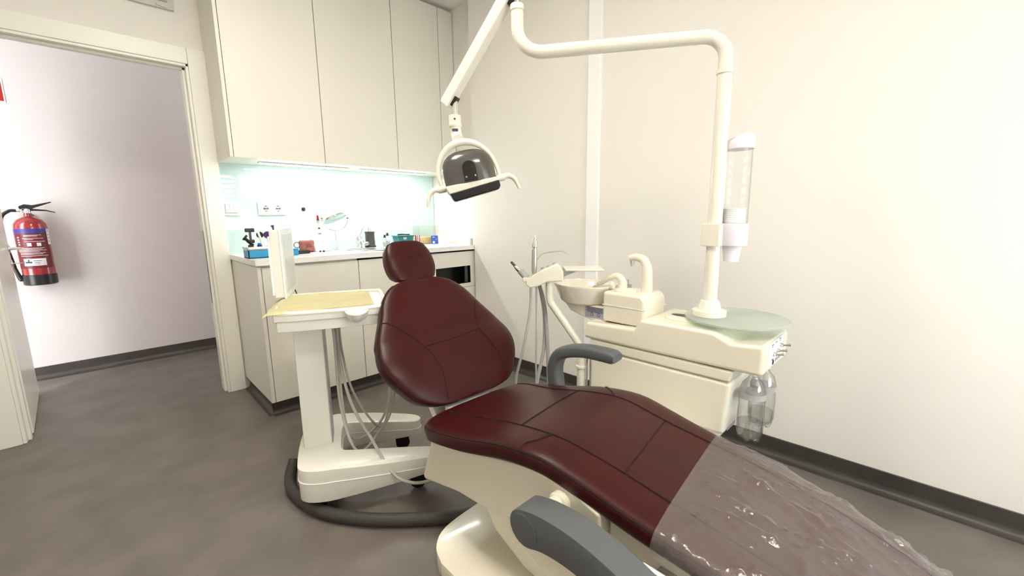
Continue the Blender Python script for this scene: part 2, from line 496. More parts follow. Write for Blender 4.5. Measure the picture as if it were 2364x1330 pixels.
# ceiling lights
for k, (x, y) in enumerate(((.42, 1.50), (.42, -.40))):
    t = thing('ceiling_light', ('square ceiling light panel above the gap between door and dental chair', 'square ceiling light panel close to the window')[k], 'ceiling light', (x, y, HC), group='room ceiling lights')
    b = box(x-.30, x+.30, y-.30, y-.275, HC-.02, HC, .002); box(x-.30, x+.30, y+.275, y+.30, HC-.02, HC, .002, bm=b)
    box(x-.30, x-.275, y-.275, y+.275, HC-.02, HC, .002, bm=b); box(x+.275, x+.30, y-.275, y+.275, HC-.02, HC, .002, bm=b)
    obj('frame', b, 'white', t)
    obj('diffuser', box(x-.275, x+.275, y-.275, y+.275, HC-.012, HC-.004), 'lamp_on', t)
t = thing('corridor_downlight', 'round downlight in the corridor ceiling', 'ceiling light', (-1.6, 3.74, 2.62))
obj('rim', lathe([(.051, 0), (.075, 0), (.075, -.012), (.070, -.016), (.051, -.016)], (-1.6, 3.74, 2.62)), 'white', t)
obj('diffuser', cyl((-1.6, 3.74, 2.608), .050, .006), 'cor_on', t)

# air grille high on the back wall above the door
t = thing('air_grille', 'pale grey-green flat air grille high above the doorway', 'vent', (.1, YB, 2.376))
obj('frame', box(-.40, .478, YB-.022, YB, 2.376, 2.66, .004), mat('vent_paint', (.62, .63, .56), .5, bump=.03, bscale=120), t)
gm = M['ceiling']
for k in range(5):
    obj('slat', box(-.37, .448, YB-.030, YB-.020, 2.41+k*.05, 2.43+k*.05, .002), 'greyl', t)
b = tube([(.395, YB-.0225, 2.379), (.395, YB-.0225, 2.392), (.405, YB-.0225, 2.383), (.44, YB-.0225, 2.379)], .0009, 6)
obj('scratch', b, 'ink', t)

# ------------------------------------------------------------------ fitted cabinets
FY = 2.68       # fronts of the base cabinets
CX0 = .612
BZ0, BZ1 = .085, .903
splits = [(CX0, 1.197), (1.197, 1.744), (1.744, 2.2335)]
blabel = ['cream base cabinet at the doorway end under the worktop', 'cream base cabinet under the round sink', 'cream base cabinet with a black recess beside the right wall']
for k, (x0, x1) in enumerate(splits):
    t = thing('base_cabinet', blabel[k], 'cabinet', ((x0+x1)/2, FY+.3, 0), group='base cabinets')
    if k < 2:
        body = box(x0, x1-.0005, FY+.021, YB-.002, BZ0, BZ1 if k == 0 else .785, .0015)
        obj('body', body, 'cab' if k == 0 else 'carcass', t)
        dx0 = x0+.002
        if k == 0:
            obj('side_panel', box(x0-.004, x0+.016, FY, YB-.002, BZ0, BZ1-.004, .0015), 'cab', t); dx0 = x0+.019
        obj('door', box(dx0, x1-.0025, FY, FY+.019, BZ0, BZ1-.010, .0015), 'cab', t)
    else:
        b = box(x0, x1, FY+.021, YB-.002, BZ0, .60, .0015); box(x0, x1, FY+.25, YB-.002, .60, BZ1, .0015, bm=b)
        obj('body', b, 'carcass', t)
        obj('door', box(x0+.0015, x1-.002, FY, FY+.019, BZ0, .603, .0015), 'cab', t)
        ZA, ZB, XA, XB = .636, .776, 1.800, 2.135
        b = box(x0+.0015, x1-.002, FY, FY+.019, ZB, BZ1-.010, .0012)
        box(x0+.0015, x1-.002, FY, FY+.019, .606, ZA, .0012, bm=b)
        box(x0+.0015, XA, FY, FY+.019, ZA, ZB, bm=b); box(XB, x1-.002, FY, FY+.019, ZA, ZB, bm=b)
        obj('fascia', b, 'cab', t)
        b = box(XA-.004, XB+.004, FY+.12, FY+.13, ZA-.004, ZB+.004)
        box(XA-.004, XA, FY+.001, FY+.12, ZA-.004, ZB+.004, bm=b); box(XB, XB+.004, FY+.001, FY+.12, ZA-.004, ZB+.004, bm=b)
        box(XA, XB, FY+.001, FY+.12, ZA-.004, ZA, bm=b); box(XA, XB, FY+.001, FY+.12, ZB, ZB+.004, bm=b)
        obj('recess_lining', b, 'black', t)
        obj('recess_post', box(XB-.04, XB-.012, FY+.02, FY+.03, ZA, ZB, .001), 'darkgrey', t)
    kick = prism(cove_profile(.085, .004, .03), 'y', 0, 1)
    kick.free()
    L = x1-x0
    bm = prism(cove_profile(BZ0+.002, .004, .03), 'y', 0, L)
    bm.transform(frame((x1, FY+.035, 0), (0, -1, 0), (-1, 0, 0), (0, 0, 1)))
    if k == 0:
        b2 = prism(cove_profile(BZ0+.002, .004, .03), 'y', 0, YB-.02-FY-.028)
        b2.transform(frame((x0+.02, FY+.028, 0), (-1, 0, 0), (0, 1, 0), (0, 0, 1)))
        absorb(bm, b2)
    box(x0+.02 if k == 0 else x0, x1, FY+.035, FY+.06, 0, BZ0, bm=bm)
    obj('toe_kick', bm, 'base', t, angle=30)

# worktop with a round sink cut-out (ring built around it)
SX, SY, SR = 1.43, 2.94, .17
t = thing('worktop', 'white quartz worktop along the splashback', 'worktop', (1.4, 3.0, .905))
TX0, TX1, TY0, TY1, TZ0, TZ1 = CX0-.012, 2.2335, FY-.016, YB-.010, .906, .940
b = box(TX0, SX-SR, TY0, TY1, TZ0, TZ1, .002); box(SX+SR, TX1, TY0, TY1, TZ0, TZ1, .002, bm=b)
n = 24
for sgn in (1, -1):
    poly = [(SX+SR*math.cos(PI*k/n), SY+sgn*SR*math.sin(PI*k/n)) for k in range(n+1)]
    yy = TY1 if sgn > 0 else TY0
    for (p, q) in zip(poly, poly[1:]):
        prism([p, q, (q[0], yy), (p[0], yy)], 'z', TZ0, TZ1, bm=b)
bmesh.ops.remove_doubles(b, verts=b.verts[:], dist=1e-5)
obj('slab', b, 'top', t)
obj('end_upstand', box(2.148, 2.162, FY-.01, FY+.012, TZ1, TZ1+.055, .001), 'carcass', t)

t = thing('round_sink', 'round stainless steel sink set into the white worktop', 'sink', (SX, SY, .90))
obj('bowl', lathe([(SR+.012, TZ1+.001), (SR+.010, TZ1+.004), (SR-.006, TZ1+.003), (SR-.012, TZ1-.004), (SR-.02, .84), (SR-.05, .80), (.03, .795), (.0, .795)], (SX, SY, 0), 40), 'steel', t)
obj('drain', lathe([(.028, .7955), (.026, .799), (.012, .798), (0, .796)], (SX, SY, 0), 20), 'chrome', t)

# wall cabinets
UY, UZ0, UZ1 = 2.945, 1.53, 2.775
us = [(.600, 1.142), (1.142, 1.686), (1.686, 2.092), (2.092, XN-.002)]
ul = ['wide cream wall cabinet next to the doorway', 'wide cream wall cabinet between its two wide neighbours, over the sink', 'narrower cream wall cabinet behind the lamp arm', 'slim cream filler cabinet in the corner by the right wall']
for k, (x0, x1) in enumerate(us):
    t = thing('wall_cabinet', ul[k], 'cabinet', ((x0+x1)/2, YB, UZ0), group='wall cabinets')
    obj('body', box(x0, x1-.0005, UY+.030, YB-.002, UZ0, UZ1, .0015), 'cab', t)
    dx = x0+.002
    if k == 0:
        obj('side_panel', box(x0-.002, x0+.016, UY, YB-.002, UZ0-.002, UZ1, .0015), 'cab', t); dx = x0+.019
    obj('door', box(dx, x1-.0025, UY, UY+.019, UZ0-.002, UZ1-.002, .0015), 'cab', t)
struct('trim_5', box(.60, XN-.002, UY+.03, YB-.002, UZ1, HC), 'carcass')

# glass splashback
t = thing('splashback', 'pale aqua glass splashback behind the worktop', 'splashback', (1.4, YB, .94))
obj('glass_sheet', box(.603, XN-.008, YB-.009, YB-.001, TZ1-.02, UZ0, .0008), 'splash', t)
# led strips under the wall cabinets
for k, (x0, x1) in enumerate(((.78, 1.36), (1.44, 2.02))):
    t = thing('under_cabinet_light', ('slim light bar under the wall cabinets, doorway half', 'slim light bar under the wall cabinets, corner half')[k], 'light', ((x0+x1)/2, YB-.06, UZ0), group='under cabinet lights')
    obj('housing', box(x0, x1, 3.09, 3.125, UZ0-.010, UZ0-.001, .001), 'white', t)
    obj('diffuser', box(x0+.008, x1-.008, 3.096, 3.119, UZ0-.0125, UZ0-.0095), 'led_on', t)

# switches and sockets on the glass
GY = YB-.0095
t = thing('light_switch', 'white triple rocker light switch on the aqua glass', 'switch', (.643, GY, 1.238))
obj('plate', box(.592, .694, GY-.009, GY, 1.197, 1.280, .002), 'white', t)
obj('rocker_bed', box(.606, .6805, GY-.0105, GY-.0085, 1.209, 1.268, .0005), 'greyl', t)
for k in range(3):
    obj('rocker', box(.6085+k*.0238, .6302+k*.0238, GY-.014, GY-.009, 1.212, 1.265, .001), 'white', t)
t = thing('double_socket', 'white double power socket on the aqua glass', 'socket', (.883, GY, 1.24))
obj('plate', box(.797, .970, GY-.010, GY, 1.197, 1.284, .002), 'white', t)
for k in range(2):
    x = .845+k*.077
    s = obj('socket_well', lathe([(.0215, -.0005), (.0215, .0012), (.019, .0012), (.0185, .0004), (0, .0004)], (x, GY-.0098, 1.240), 28, axis=(0, -1, 0)), 'greyl', t)
    b = cyl((x-.0095, GY-.0099, 1.240), .0050, .0022, 12, axis=(0, -1, 0)); cyl((x+.0095, GY-.0099, 1.240), .0050, .0022, 12, axis=(0, -1, 0), bm=b)
    cyl((x, GY-.0099, 1.240), .0032, .0022, 10, axis=(0, -1, 0), bm=b)
    box(x-.004, x+.004, GY-.0125, GY-.010, 1.256, 1.2605, bm=b); box(x-.004, x+.004, GY-.0125, GY-.010, 1.2195, 1.224, bm=b)
    obj('contacts', b, 'ink', s)
t = thing('cable_outlet', 'small round black cable outlet in the splashback', 'outlet', (1.091, GY, 1.237))
obj('ring', lathe([(.015, 0), (.0185, 0), (.0185, .004), (.015, .006)], (1.091, GY, 1.237), 24, axis=(0, -1, 0)), 'chrome', t)
obj('plug', lathe([(0, 0), (.0155, 0), (.0155, .005), (.006, .009), (0, .009)], (1.091, GY-.0005, 1.237), 24, axis=(0, -1, 0)), 'black', t)

# ------------------------------------------------------------------ dental chair
def pad(center, halfw, thick, n_t, n_c=33, power=2.6, crown=.0, dish=0):
    """upholstered pad lofted along t in [0,1]; returns a function for its top surface and the mesh"""
    def sec(t):
        c = center(t); e = 1e-3
        d = (center(min(1, t+e))-center(max(0, t-e))).normalized()
        nrm = Vector((1, 0, 0)).cross(d).normalized()
        if nrm.z < 0: nrm = -nrm
        return c, nrm
    def top(t, v, off=0):
        c, nrm = sec(t); hw = halfw(t); th = thick(t)
        f = (1-min(1, abs(v))**power)**(1/power) if abs(v) < 1 else 0
        return c+Vector((1, 0, 0))*v*hw+nrm*(-th*.5+th*.5*f+crown*(1-v*v)*min(1, th/.05)-dish*(math.cos(v*PI/2)**2)*1+off)
    bm = bmesh.new(); rings = []
    for i in range(n_t+1):
        t = .5-.5*math.cos(PI*i/n_t)
        c, nrm = sec(t); hw = halfw(t); th = thick(t); ring = []
        for k in range(2*n_c):
            a = 2*PI*k/(2*n_c)
            ca, sa = math.cos(a), math.sin(a)
            v = math.copysign(abs(ca)**(2/power), ca)
            h = math.copysign(abs(sa)**(2/power), sa)
            z = -th*.5+th*.5*h
            if sa > 0: z += crown*(1-v*v)*min(1, th/.05)*1-dish*(math.cos(v*PI/2)**2)
            ring.append(bm.verts.new(c+Vector((1, 0, 0))*v*hw+nrm*z))
        rings.append(ring)
    for A, D in zip(rings, rings[1:]):
        for k in range(len(A)):
            bm.faces.new((A[k], A[(k+1) % len(A)], D[(k+1) % len(A)], D[k]))
    bm.faces.new(rings[0][::-1]); bm.faces.new(rings[-1])
    return bm, top

CXX = .99
chair = thing('dental_chair', 'reclining burgundy leather dental chair with cream base and grey armrests', 'dental chair', (CXX, .6, 0))
# seat and leg rest: one long cushion, t runs from the head end (y 1.225) to the foot end
SY0, SY1 = 1.228, -.215
ZT = [(-.22, .335), (-.1, .405), (0, .445), (.2, .497), (.4, .527), (.55, .556), (.66, .572), (.8, .556), (1.0, .503), (1.23, .452)]
HW = [(-.215, .012), (-.205, .075), (-.185, .115), (-.15, .155), (-.08, .195), (0, .216), (.1, .229), (.3, .243), (.5, .254), (.7, .272), (.9, .280), (1.1, .280), (1.17, .276), (1.205, .262), (1.222, .235), (1.228, .205)]
TH = [(-.215, .02), (-.19, .045), (-.15, .06), (.0, .068), (.5, .075), (1.0, .08), (1.18, .078), (1.21, .062), (1.228, .03)]
def s_center(t):
    y = SY0+(SY1-SY0)*t
    return Vector((CXX, y, smooth(ZT, y)))
sy = lambda t: SY0+(SY1-SY0)*t
ty = lambda y: (y-SY0)/(SY1-SY0)
bm, s_top = pad(s_center, lambda t: lerp(HW, sy(t)), lambda t: lerp(TH, sy(t)), 90, 40, power=4.2, crown=.004)
seat = obj('seat', bm, 'leather', chair)
def seam(pts, top, parent, r=.0022, n=6, name='seam', off=.0004):
    """pts: (t, v) on a pad"""
    P = cr([(a, b_, 0) for a, b_ in pts], n)
    return tube([top(p.x, max(-.999, min(.999, p.y)), off) for p in P], r, 6)
def sv(x, y):   # world x,y on the seat to (t,v)
    t = ty(y); return (t, (x-CXX)/lerp(HW, y))
b = seam([sv(.845, 1.213), sv(.835, .991), sv(.818, .808), sv(.818, .675), sv(.838, .483), sv(.842, .36), sv(.845, .1), sv(.87, -.1)], s_top, seat)
absorb(b, seam([sv(1.205, 1.213), sv(1.185, 1.05), sv(1.155, .872), sv(1.150, .701), sv(1.142, .523), sv(1.155, .39), sv(1.15, .1), sv(1.12, -.1)], s_top, seat))
absorb(b, seam([sv(.818, .808), sv(.93, .822), sv(1.04, .84), sv(1.152, .85)], s_top, seat))
absorb(b, seam([sv(.84, .479), sv(.99, .5), sv(1.142, .523)], s_top, seat))
absorb(b, seam([sv(.817, .69), sv(.775, .705), sv(.745, .725), sv(.722, .722), sv(.7175, .718)], s_top, seat))
absorb(b, seam([sv(1.15, .701), sv(1.2, .75), sv(1.24, .797), sv(1.262, .80)], s_top, seat))
for v in (-.985, .985):
    absorb(b, seam([(ty(y), v) for y in (1.19, 1.0, .8, .6, .4, .2, 0, -.1, -.17)], s_top, seat, .0022, off=.0))
obj('seam', b, 'seam', seat)

# clear protective film on the leg rest
def film_sheet():
    bm = bmesh.new(); NY, NX = 90, 70; g = []
    from mathutils import noise
    for i in range(NY+1):
        row = []
        for k in range(NX+1):
            v = -1.10+2.20*k/NX
            y = (.352+.025*(v+1))+(-.235-.38)*(i/NY)
            yc = max(y, -.206)
            p = s_top(ty(yc), max(-1, min(1, v)), 0)
            if abs(v) > 1:
                p += Vector((math.copysign(.004, v), 0, -(abs(v)-1)*.36*(.75+.5*noise.noise(Vector((y*9, v, 3))))))
            if y < -.206: p += Vector((0, (y+.206)*.3, (y+.206)*.9))
            q = Vector((v*3.0+y*5.5, y*2.6-v*1.1, 1.7))
            rid = 1-abs(noise.noise(q*1.15))*2.2
            rid2 = 1-abs(noise.noise(Vector((v*5-y*7, y*3+v*1.5, 8))))*2.5
            am = .012*max(0, rid)**6+.009*max(0, rid2)**7+.0022*noise.noise(Vector((v*14, y*40, 1)))
            edge = min(1, (i/NY)*9)
            nrm = (s_top(ty(yc), 0, 1)-s_top(ty(yc), 0, 0)).normalized()
            p += nrm*(.003+am*edge)
            if abs(v) > .93: p.x += math.copysign(.003+.006*abs(noise.noise(Vector((y*22, v*2, 5)))), v)
            row.append(bm.verts.new(p))
        g.append(row)
    for i in range(NY):
        for k in range(NX):
            bm.faces.new((g[i][k], g[i][k+1], g[i+1][k+1], g[i+1][k]))
    return bm
f = tag(obj('protective_film', film_sheet(), 'film', angle=180), 'clear wrinkled plastic film over the leg rest of the dental chair', 'plastic film')

# backrest
TH_B = math.radians(52)
bc = Vector((.985, 1.222, .470)); bt = Vector((0, math.cos(TH_B), math.sin(TH_B)))
BL = .565
BHW = [(0, .10), (.006, .155), (.02, .20), (.05, .245), (.10, .280), (.15, .305), (.20, .318), (.25, .317), (.30, .302), (.36, .273), (.42, .241), (.47, .218), (.51, .190), (.535, .162), (.553, .125), (.565, .07)]
BTH = [(0, .025), (.012, .055), (.04, .08), (.1, .09), (.4, .085), (.52, .07), (.55, .05), (.565, .02)]
bn = Vector((0, -math.sin(TH_B), math.cos(TH_B)))
def b_center(t):
    s = t*BL
    return bc+bt*s+bn*(.022*math.sin(PI*min(1, s/.30))-.02*(s/BL)**2)
bm, b_top = pad(b_center, lambda t: smooth(BHW, t*BL), lambda t: lerp(BTH, t*BL), 70, 44, power=4.6, crown=.008, dish=.012)
back = obj('backrest', bm, 'leather', chair)
def bv(s, tt): return (tt/BL, s/smooth(BHW, tt))
b = seam([bv(-.248, .388), bv(-.229, .377), bv(-.196, .342), bv(-.16, .298), bv(-.133, .246), bv(-.116, .185), bv(-.110, .13), bv(-.122, .059), bv(-.125, .02)], b_top, back)
absorb(b, seam([bv(.218, .406), bv(.184, .351), bv(.157, .265), bv(.170, .193), bv(.181, .137), bv(.176, .092), bv(.165, .04)], b_top, back))
absorb(b, seam([bv(-.133, .246), bv(.002, .251), bv(.157, .265)], b_top, back))
absorb(b, seam([(t_, -.985) for t_ in (.02, .1, .3, .5, .7, .9, .97)], b_top, back, .0022))
absorb(b, seam([(t_, .985) for t_ in (.02, .1, .3, .5, .7, .9, .97)], b_top, back, .0022))
obj('seam', b, 'seam', back)
# rear shell and side bolster seen past the right shoulder
P0 = bc+bt*.40+bn*-.10+Vector((.17, 0, 0))
b = lathe([(0, -.035), (.07, -.03), (.10, -.012), (.105, 0), (.10, .012), (.07, .03), (0, .035)], P0, 28, axis=bn)
obj('side_bolster', b, 'leather', chair)
b = bmesh.new()
for s0, s1, hw_ in ((.06, .50, .20),):
    prism([(-hw_, s0), (hw_, s0), (hw_+.03, .2), (hw_-.04, s1), (-hw_+.04, s1), (-hw_-.03, .2)], 'z', -.125, -.085, .015, bm=b)
b.transform(frame(bc, (1, 0, 0), bt, bn))
obj('back_shell', b, 'cream', chair)
# hinge bracket between back and seat
b = bmesh.new()
box(-.14, .10, -.10, .10, -.135, -.10, .006, bm=b)
b.transform(frame(bc, (1, 0, 0), bt, bn))
box(.80, 1.18, 1.16, 1.26, .335, .395, .008, bm=b)
obj('hinge_bracket', b, 'cart', chair)
b = box(.86, 1.07, 1.232, 1.262, .422, .452, .006)
obj('hinge_cover', b, 'white', chair)
# headrest
TH_H = math.radians(61)
hb = Vector((.983, 1.606, .893)); ht = Vector((0, math.cos(TH_H), math.sin(TH_H))); hn = Vector((0, -math.sin(TH_H), math.cos(TH_H)))
HL = .190
HHW = [(0, .075), (.006, .090), (.02, .102), (.05, .114), (.085, .117), (.12, .114), (.15, .107), (.170, .098), (.182, .086), (.190, .065)]
HTH = [(0, .030), (.008, .052), (.025, .072), (.1, .076), (.165, .068), (.182, .042), (.190, .02)]
bm, h_top = pad(lambda t: hb+ht*(t*HL)+hn*(.010*math.sin(PI*t)), lambda t: smooth(HHW, t*HL), lambda t: lerp(HTH, t*HL), 40, 30, power=4.4, crown=.005)
head = obj('headrest', bm, 'leather', chair)
b = tube([h_top(.55, -.22, .0004), h_top(.56, .18, .0004)], .0014, 6)
absorb(b, seam([(t_, .97) for t_ in (.05, .2, .4, .6, .8, .95)], h_top, head, .002))
absorb(b, seam([(t_, -.97) for t_ in (.05, .2, .4, .6, .8, .95)], h_top, head, .002))
absorb(b, seam([(.62, .30), (.58, .40), (.52, .44)], h_top, head, .0012))
obj('seam', b, 'seam', head)
obj('headrest_stem', box(-.03, .03, -.16, .09, -.075, -.060, .005, mtx=frame(hb, (1, 0, 0), ht, hn)), 'chrome', chair)
# seat shell
prof = [(1.172, .398), (1.10, .418), (.93, .452), (.80, .483), (.70, .505), (.62, .510), (.53, .500), (.478, .485), (.478, .42), (.56, .380), (.694, .340), (.795, .305), (.90, .282), (1.024, .270), (1.225, .222), (1.235, .235)]
obj('seat_shell', prism(prof, 'x', .735, 1.245, .012), 'cream', chair)
prof = [(.472, .480), (.36, .460), (.2, .43), (.05, .385), (-.05, .345), (-.05, .325), (.05, .345), (.2, .375), (.36, .40), (.472, .418)]
obj('leg_shell', prism(prof, 'x', .765, 1.215, .008), 'cream', chair)
prof = [(1.00, .30), (1.005, .20), (.95, .125), (.80, .062), (.30, .062), (.22, .10), (.36, .25), (.52, .40), (.80, .40)]
obj('lift_column', prism(prof, 'x', .815, 1.165, .03, 4), 'cream', chair)
prof = [(.835, .325), (.83, .235), (.78, .205), (.62, .15), (.45, .105), (.28, .105), (.25, .13), (.40, .34), (.50, .42), (.60, .42)]
obj('side_cover', prism(prof, 'x', .765, .818, .016, 4), 'cream', chair)
# floor plate
pts = cr([(.655, .95), (.66, 1.03), (.69, 1.095), (.76, 1.14), (.90, 1.155), (1.10, 1.155), (1.22, 1.13), (1.29, 1.07), (1.31, .95), (1.31, .4), (1.30, .15), (1.22, .05), (1.0, .02), (.78, .05), (.68, .15), (.655, .4)], 4, closed=True)
obj('floor_plate', prism([(p.x, p.y) for p in [Vector((q[0], q[1], 0)) for q in pts]], 'z', .0, .062, .018, 3), 'cream', chair)
# release bar under the leg rest
obj('release_bar', box(.716, .728, .275, .365, .424, .446, .003), 'white', chair)
obj('release_bracket', box(.722, .775, .29, .345, .405, .425, .003), 'steel', chair)
# armrests
def armrest(path, wd, ht_, xm):
    P = cr([(xm, y, z) for y, z in path], 6)
    n = len(P)
    return P
def bar_sweep(P, half_w, hs, power=3.2, n=28, end=3):
    """armrest bar: superellipse section, half width half_w in x, half height hs[i] in the path's normal"""
    bm = bmesh.new(); rings = []; N = len(P)
    for i, p in enumerate(P):
        d = (P[min(i+1, N-1)]-P[max(i-1, 0)]).normalized()
        nr = Vector((1, 0, 0)).cross(d).normalized()
        k_ = 1
        if i < end: k_ = math.sqrt(1-((end-i)/(end+.35))**2)
        if i > N-1-end: k_ = math.sqrt(1-((i-(N-1-end))/(end+.35))**2)
        ring = []
        for k in range(n):
            a = 2*PI*k/n; ca, sa = math.cos(a), math.sin(a)
            ring.append(bm.verts.new(p+Vector((1, 0, 0))*math.copysign(abs(ca)**(2/power), ca)*half_w+nr*math.copysign(abs(sa)**(2/power), sa)*hs[i]*k_))
        rings.append(ring)
    for A, D in zip(rings, rings[1:]):
        for k in range(n): bm.faces.new((A[k], A[(k+1) % n], D[(k+1) % n], D[k]))
    bm.faces.new(rings[0][::-1]); bm.faces.new(rings[-1])
    return bm
def slab_arm(path, h0, h1, x0, x1, bev=.012):
    """armrest cut as a side outline with a full round at the pivot end, then extruded in x"""
    P = cr([(y, z, 0) for y, z in path], 5); N = len(P); up_, lo_ = [], []
    for i, p in enumerate(P):
        d = (P[min(i+1, N-1)]-P[max(i-1, 0)]).normalized(); nr = Vector((-d.y, d.x, 0))
        h_ = h0+(h1-h0)*i/(N-1)
        up_.append(p+nr*h_); lo_.append(p-nr*h_)
    d = (P[1]-P[0]).normalized(); a0 = math.atan2(-d.x, d.y)
    cap = [P[0]+Vector((math.cos(a), math.sin(a), 0))*h0 for a in [math.atan2((lo_[0]-P[0]).y, (lo_[0]-P[0]).x)-PI*k/10 for k in range(1, 10)]]
    e = P[-1]+(P[-1]-P[-2]).normalized()*h1*.6
    poly = up_[::-1]+cap[::-1]+lo_+[e-Vector((0, h1*.5, 0)), e+Vector((0, h1*.5, 0))]
    return prism([(p.x, p.y) for p in poly], 'x', x0, x1, bev, 3)
a1 = obj('armrest', slab_arm([(.602, .452), (.55, .467), (.47, .472), (.38, .460), (.29, .430), (.215, .389), (.17, .352)], .045, .032, .612, .682), 'grey', chair)
obj('pivot_cap', lathe([(.038, 0), (.038, .0015), (.034, .003), (0, .0035)], (.6125, .599, .452), 32, axis=(-1, 0, 0)), 'grey', a1)
obj('pivot_boss', lathe([(.022, 0), (.022, .034), (.027, .038), (.027, .056)], (.680, .588, .468), 28, axis=(1, 0, 0)), 'cream', a1)
path = [(1.075, .400), (1.088, .470), (1.092, .535), (1.068, .590), (1.015, .618), (.94, .635), (.86, .640), (.795, .640)]
P = cr([(1.315, y, z) for y, z in path], 6)
hs = [.026 if i > 18 else .031-.005*i/18 for i in range(len(P))]
a2 = obj('armrest', bar_sweep(P, .032, hs, end=2), 'grey', chair)
obj('pivot_boss', lathe([(.030, 0), (.030, .05)], (1.24, 1.078, .400), 24, axis=(1, 0, 0)), 'cream', a2)

# ------------------------------------------------------------------ service unit beside the chair
UX = 1.45
unit = thing('cuspidor_unit', 'cream dental service unit standing along the right wall', 'dental unit', (1.6, .7, 0))
prof = [(1.02, .40), (.462, .40), (.448, .595), (1.02, .595)]
obj('body', prism(prof, 'x', UX+.010, 1.72, .014, 4), 'cream2', unit)
prof = [(1.022, .598), (.455, .598), (.440, .612), (.440, .636), (1.0, .641), (1.022, .62)]
obj('side_lid', prism([(1.022, .597), (.452, .597), (.440, .640), (1.022, .640)], 'x', UX+.007, 1.72, .009, 3), 'cream2', unit)
prof = [(1.05, .640), (.354, .644), (.354, .748), (.452, .738), (.512, .765), (.785, .765), (.810, .722), (1.04, .712)]
obj('top_shell', prism(prof, 'x', UX, 1.735, .014, 4), 'cream', unit)
obj('corner_strip', box(UX+.014, UX+.020, 1.0195, 1.0235, .40, .60, .001), 'chrome', unit)
# support arm from the chair base
obj('support_arm', prism([(1.0, .30), (.52, .30), (.52, .405), (1.0, .405)], 'x', 1.16, 1.70, .02), 'cream2', unit)
# filter cover with finger slot
fc = obj('filter_cover', lathe([(.074, 0), (.074, .006), (.068, .010), (0, .011)], (1.585, .665, .763), 36, scale=(1, 1.05)), 'cream', unit)
obj('finger_slot', lathe([(.046, 0), (.044, .0015), (0, .002)], (1.585, .675, .7735), 28, scale=(.45, 1.0)), 'black', fc)
# end panel with toggles and prints
pl = obj('control_plate', box(UX+.05, UX+.215, .3525, .3545, .662, .745, .001), 'white', unit)
for (x, z) in ((1.545, .702), (1.585, .706), (1.625, .716)):
    tg = obj('toggle_switch', lathe([(.009, 0), (.009, .004), (.006, .005), (.006, .011), (.0035, .012)], (x, .353, z), 14, axis=(0, -1, 0)), 'chrome', pl)
    obj('toggle_lever', tube([(x, .343, z), (x+.004, .322, z+.004)], [.0028, .0042], 10), 'steel', tg)
b = B()
for (x, z, w_, h_) in ((1.535, .735, .02, .003), (1.575, .737, .018, .003), (1.622, .740, .020, .003), (1.535, .728, .014, .002), (1.622, .733, .014, .002), (1.545, .683, .02, .003), (1.59, .687, .02, .003), (1.628, .696, .018, .003)):
    box(x-w_/2, x+w_/2, .3518, .3526, z-h_/2, z+h_/2, bm=b)
obj('print', b, 'ink', pl)
obj('sticker', box(1.575, 1.640, .3517, .3526, .668, .679), 'sticker', pl)
b = lathe([(.009, 0), (.009, .001), (.0065, .001), (.0065, 0)], (1.553, .3525, .671), 16, axis=(0, -1, 0))
obj('print', b, 'ink', pl)
obj('base_label', box(1.50, 1.58, .4595, .4615, .405, .416), 'sticker', unit)
# cuspidor: tower, bowl, taps
tower = obj('tower', prism([(.782, .722), (.975, .722), (.975, .850), (.80, .850), (.782, .83)], 'x', UX+.028, 1.655, .022, 4), 'cream', unit)
obj('tower_seam', box(UX+.0262, 1.6568, .7805, .9765, .792, .7945), 'cream2', tower)
obj('cup_rest', lathe([(.044, 0), (.044, .006), (.038, .008), (.036, .003), (0, .003)], (1.545, .905, .849), 32), 'cream2', tower)
def bowl(cx_, cy_, z):
    return lathe([(0, -.056), (.05, -.066), (.098, -.064), (.112, -.052), (.132, 0), (.142, .018), (.141, .024), (.134, .024), (.120, -.003), (.09, -.030), (.03, -.040), (0, -.041)], (cx_, cy_, z), 44, scale=(.95, 1.05))
bw = obj('bowl', bowl(1.565, 1.125, .835), mat('cream_ceramic', (.84, .79, .68), .12, coat=.8, var=.01), unit)
obj('bowl_mount', prism([(1.01, .70), (1.16, .735), (1.20, .775), (.97, .775), (.97, .70)], 'x', 1.50, 1.63, .006), 'cream2', unit)
st = obj('instruction_sticker', box(1.4975, 1.4995, .978, 1.075, .722, .770), 'sticker', unit)
b = B()
for k in range(4):
    box(1.4969, 1.4977, .985, 1.068-.006*(k % 2), .764-k*.006, .7665-k*.006, bm=b)
for yy in (1.04, 1.005):
    tube([(1.4972, yy+.007*math.cos(a), .735+.006*math.sin(a)+(.004 if math.sin(a) > .9 else 0)) for a in [2*PI*k/14 for k in range(14)]], .0009, 6, bm=b, closed=True)
obj('print', b, 'ink', st)
# bowl rinse spout
b = tube(cr([(1.575, .935, .850), (1.575, .940, .885), (1.573, .965, .905), (1.568, 1.0, .892), (1.560, 1.055, .858)], 6), [.019-.0004*k for k in range(25)], 16)
obj('rinse_spout', b, 'cream', unit)
b = tube([(1.545, .96, .858), (1.54, 1.06, .846)], .011, 12)
obj('drain_spout', b, 'cream', unit)
b = cyl((1.60, .925, .848), .014, .022, 16, .002); tube([(1.60, .925, .868), (1.60, .925, .888), (1.59, .935, .890)], .003, 8, bm=b)
obj('rinse_nozzle', b, 'steel', unit)
# cup filler
b = tube(cr([(1.575, .825, .846), (1.573, .825, .90), (1.572, .828, .952), (1.571, .845, .982), (1.569, .875, .990), (1.567, .902, .986)], 6), [.023-.00030*k for k in range(31)], 18)
cf = obj('cup_filler', b, 'cream', unit)
obj('filler_nozzle', lathe([(.009, 0), (.009, -.012), (.006, -.014), (.006, -.024)], (1.567, .893, .976), 14), 'steel', cf)

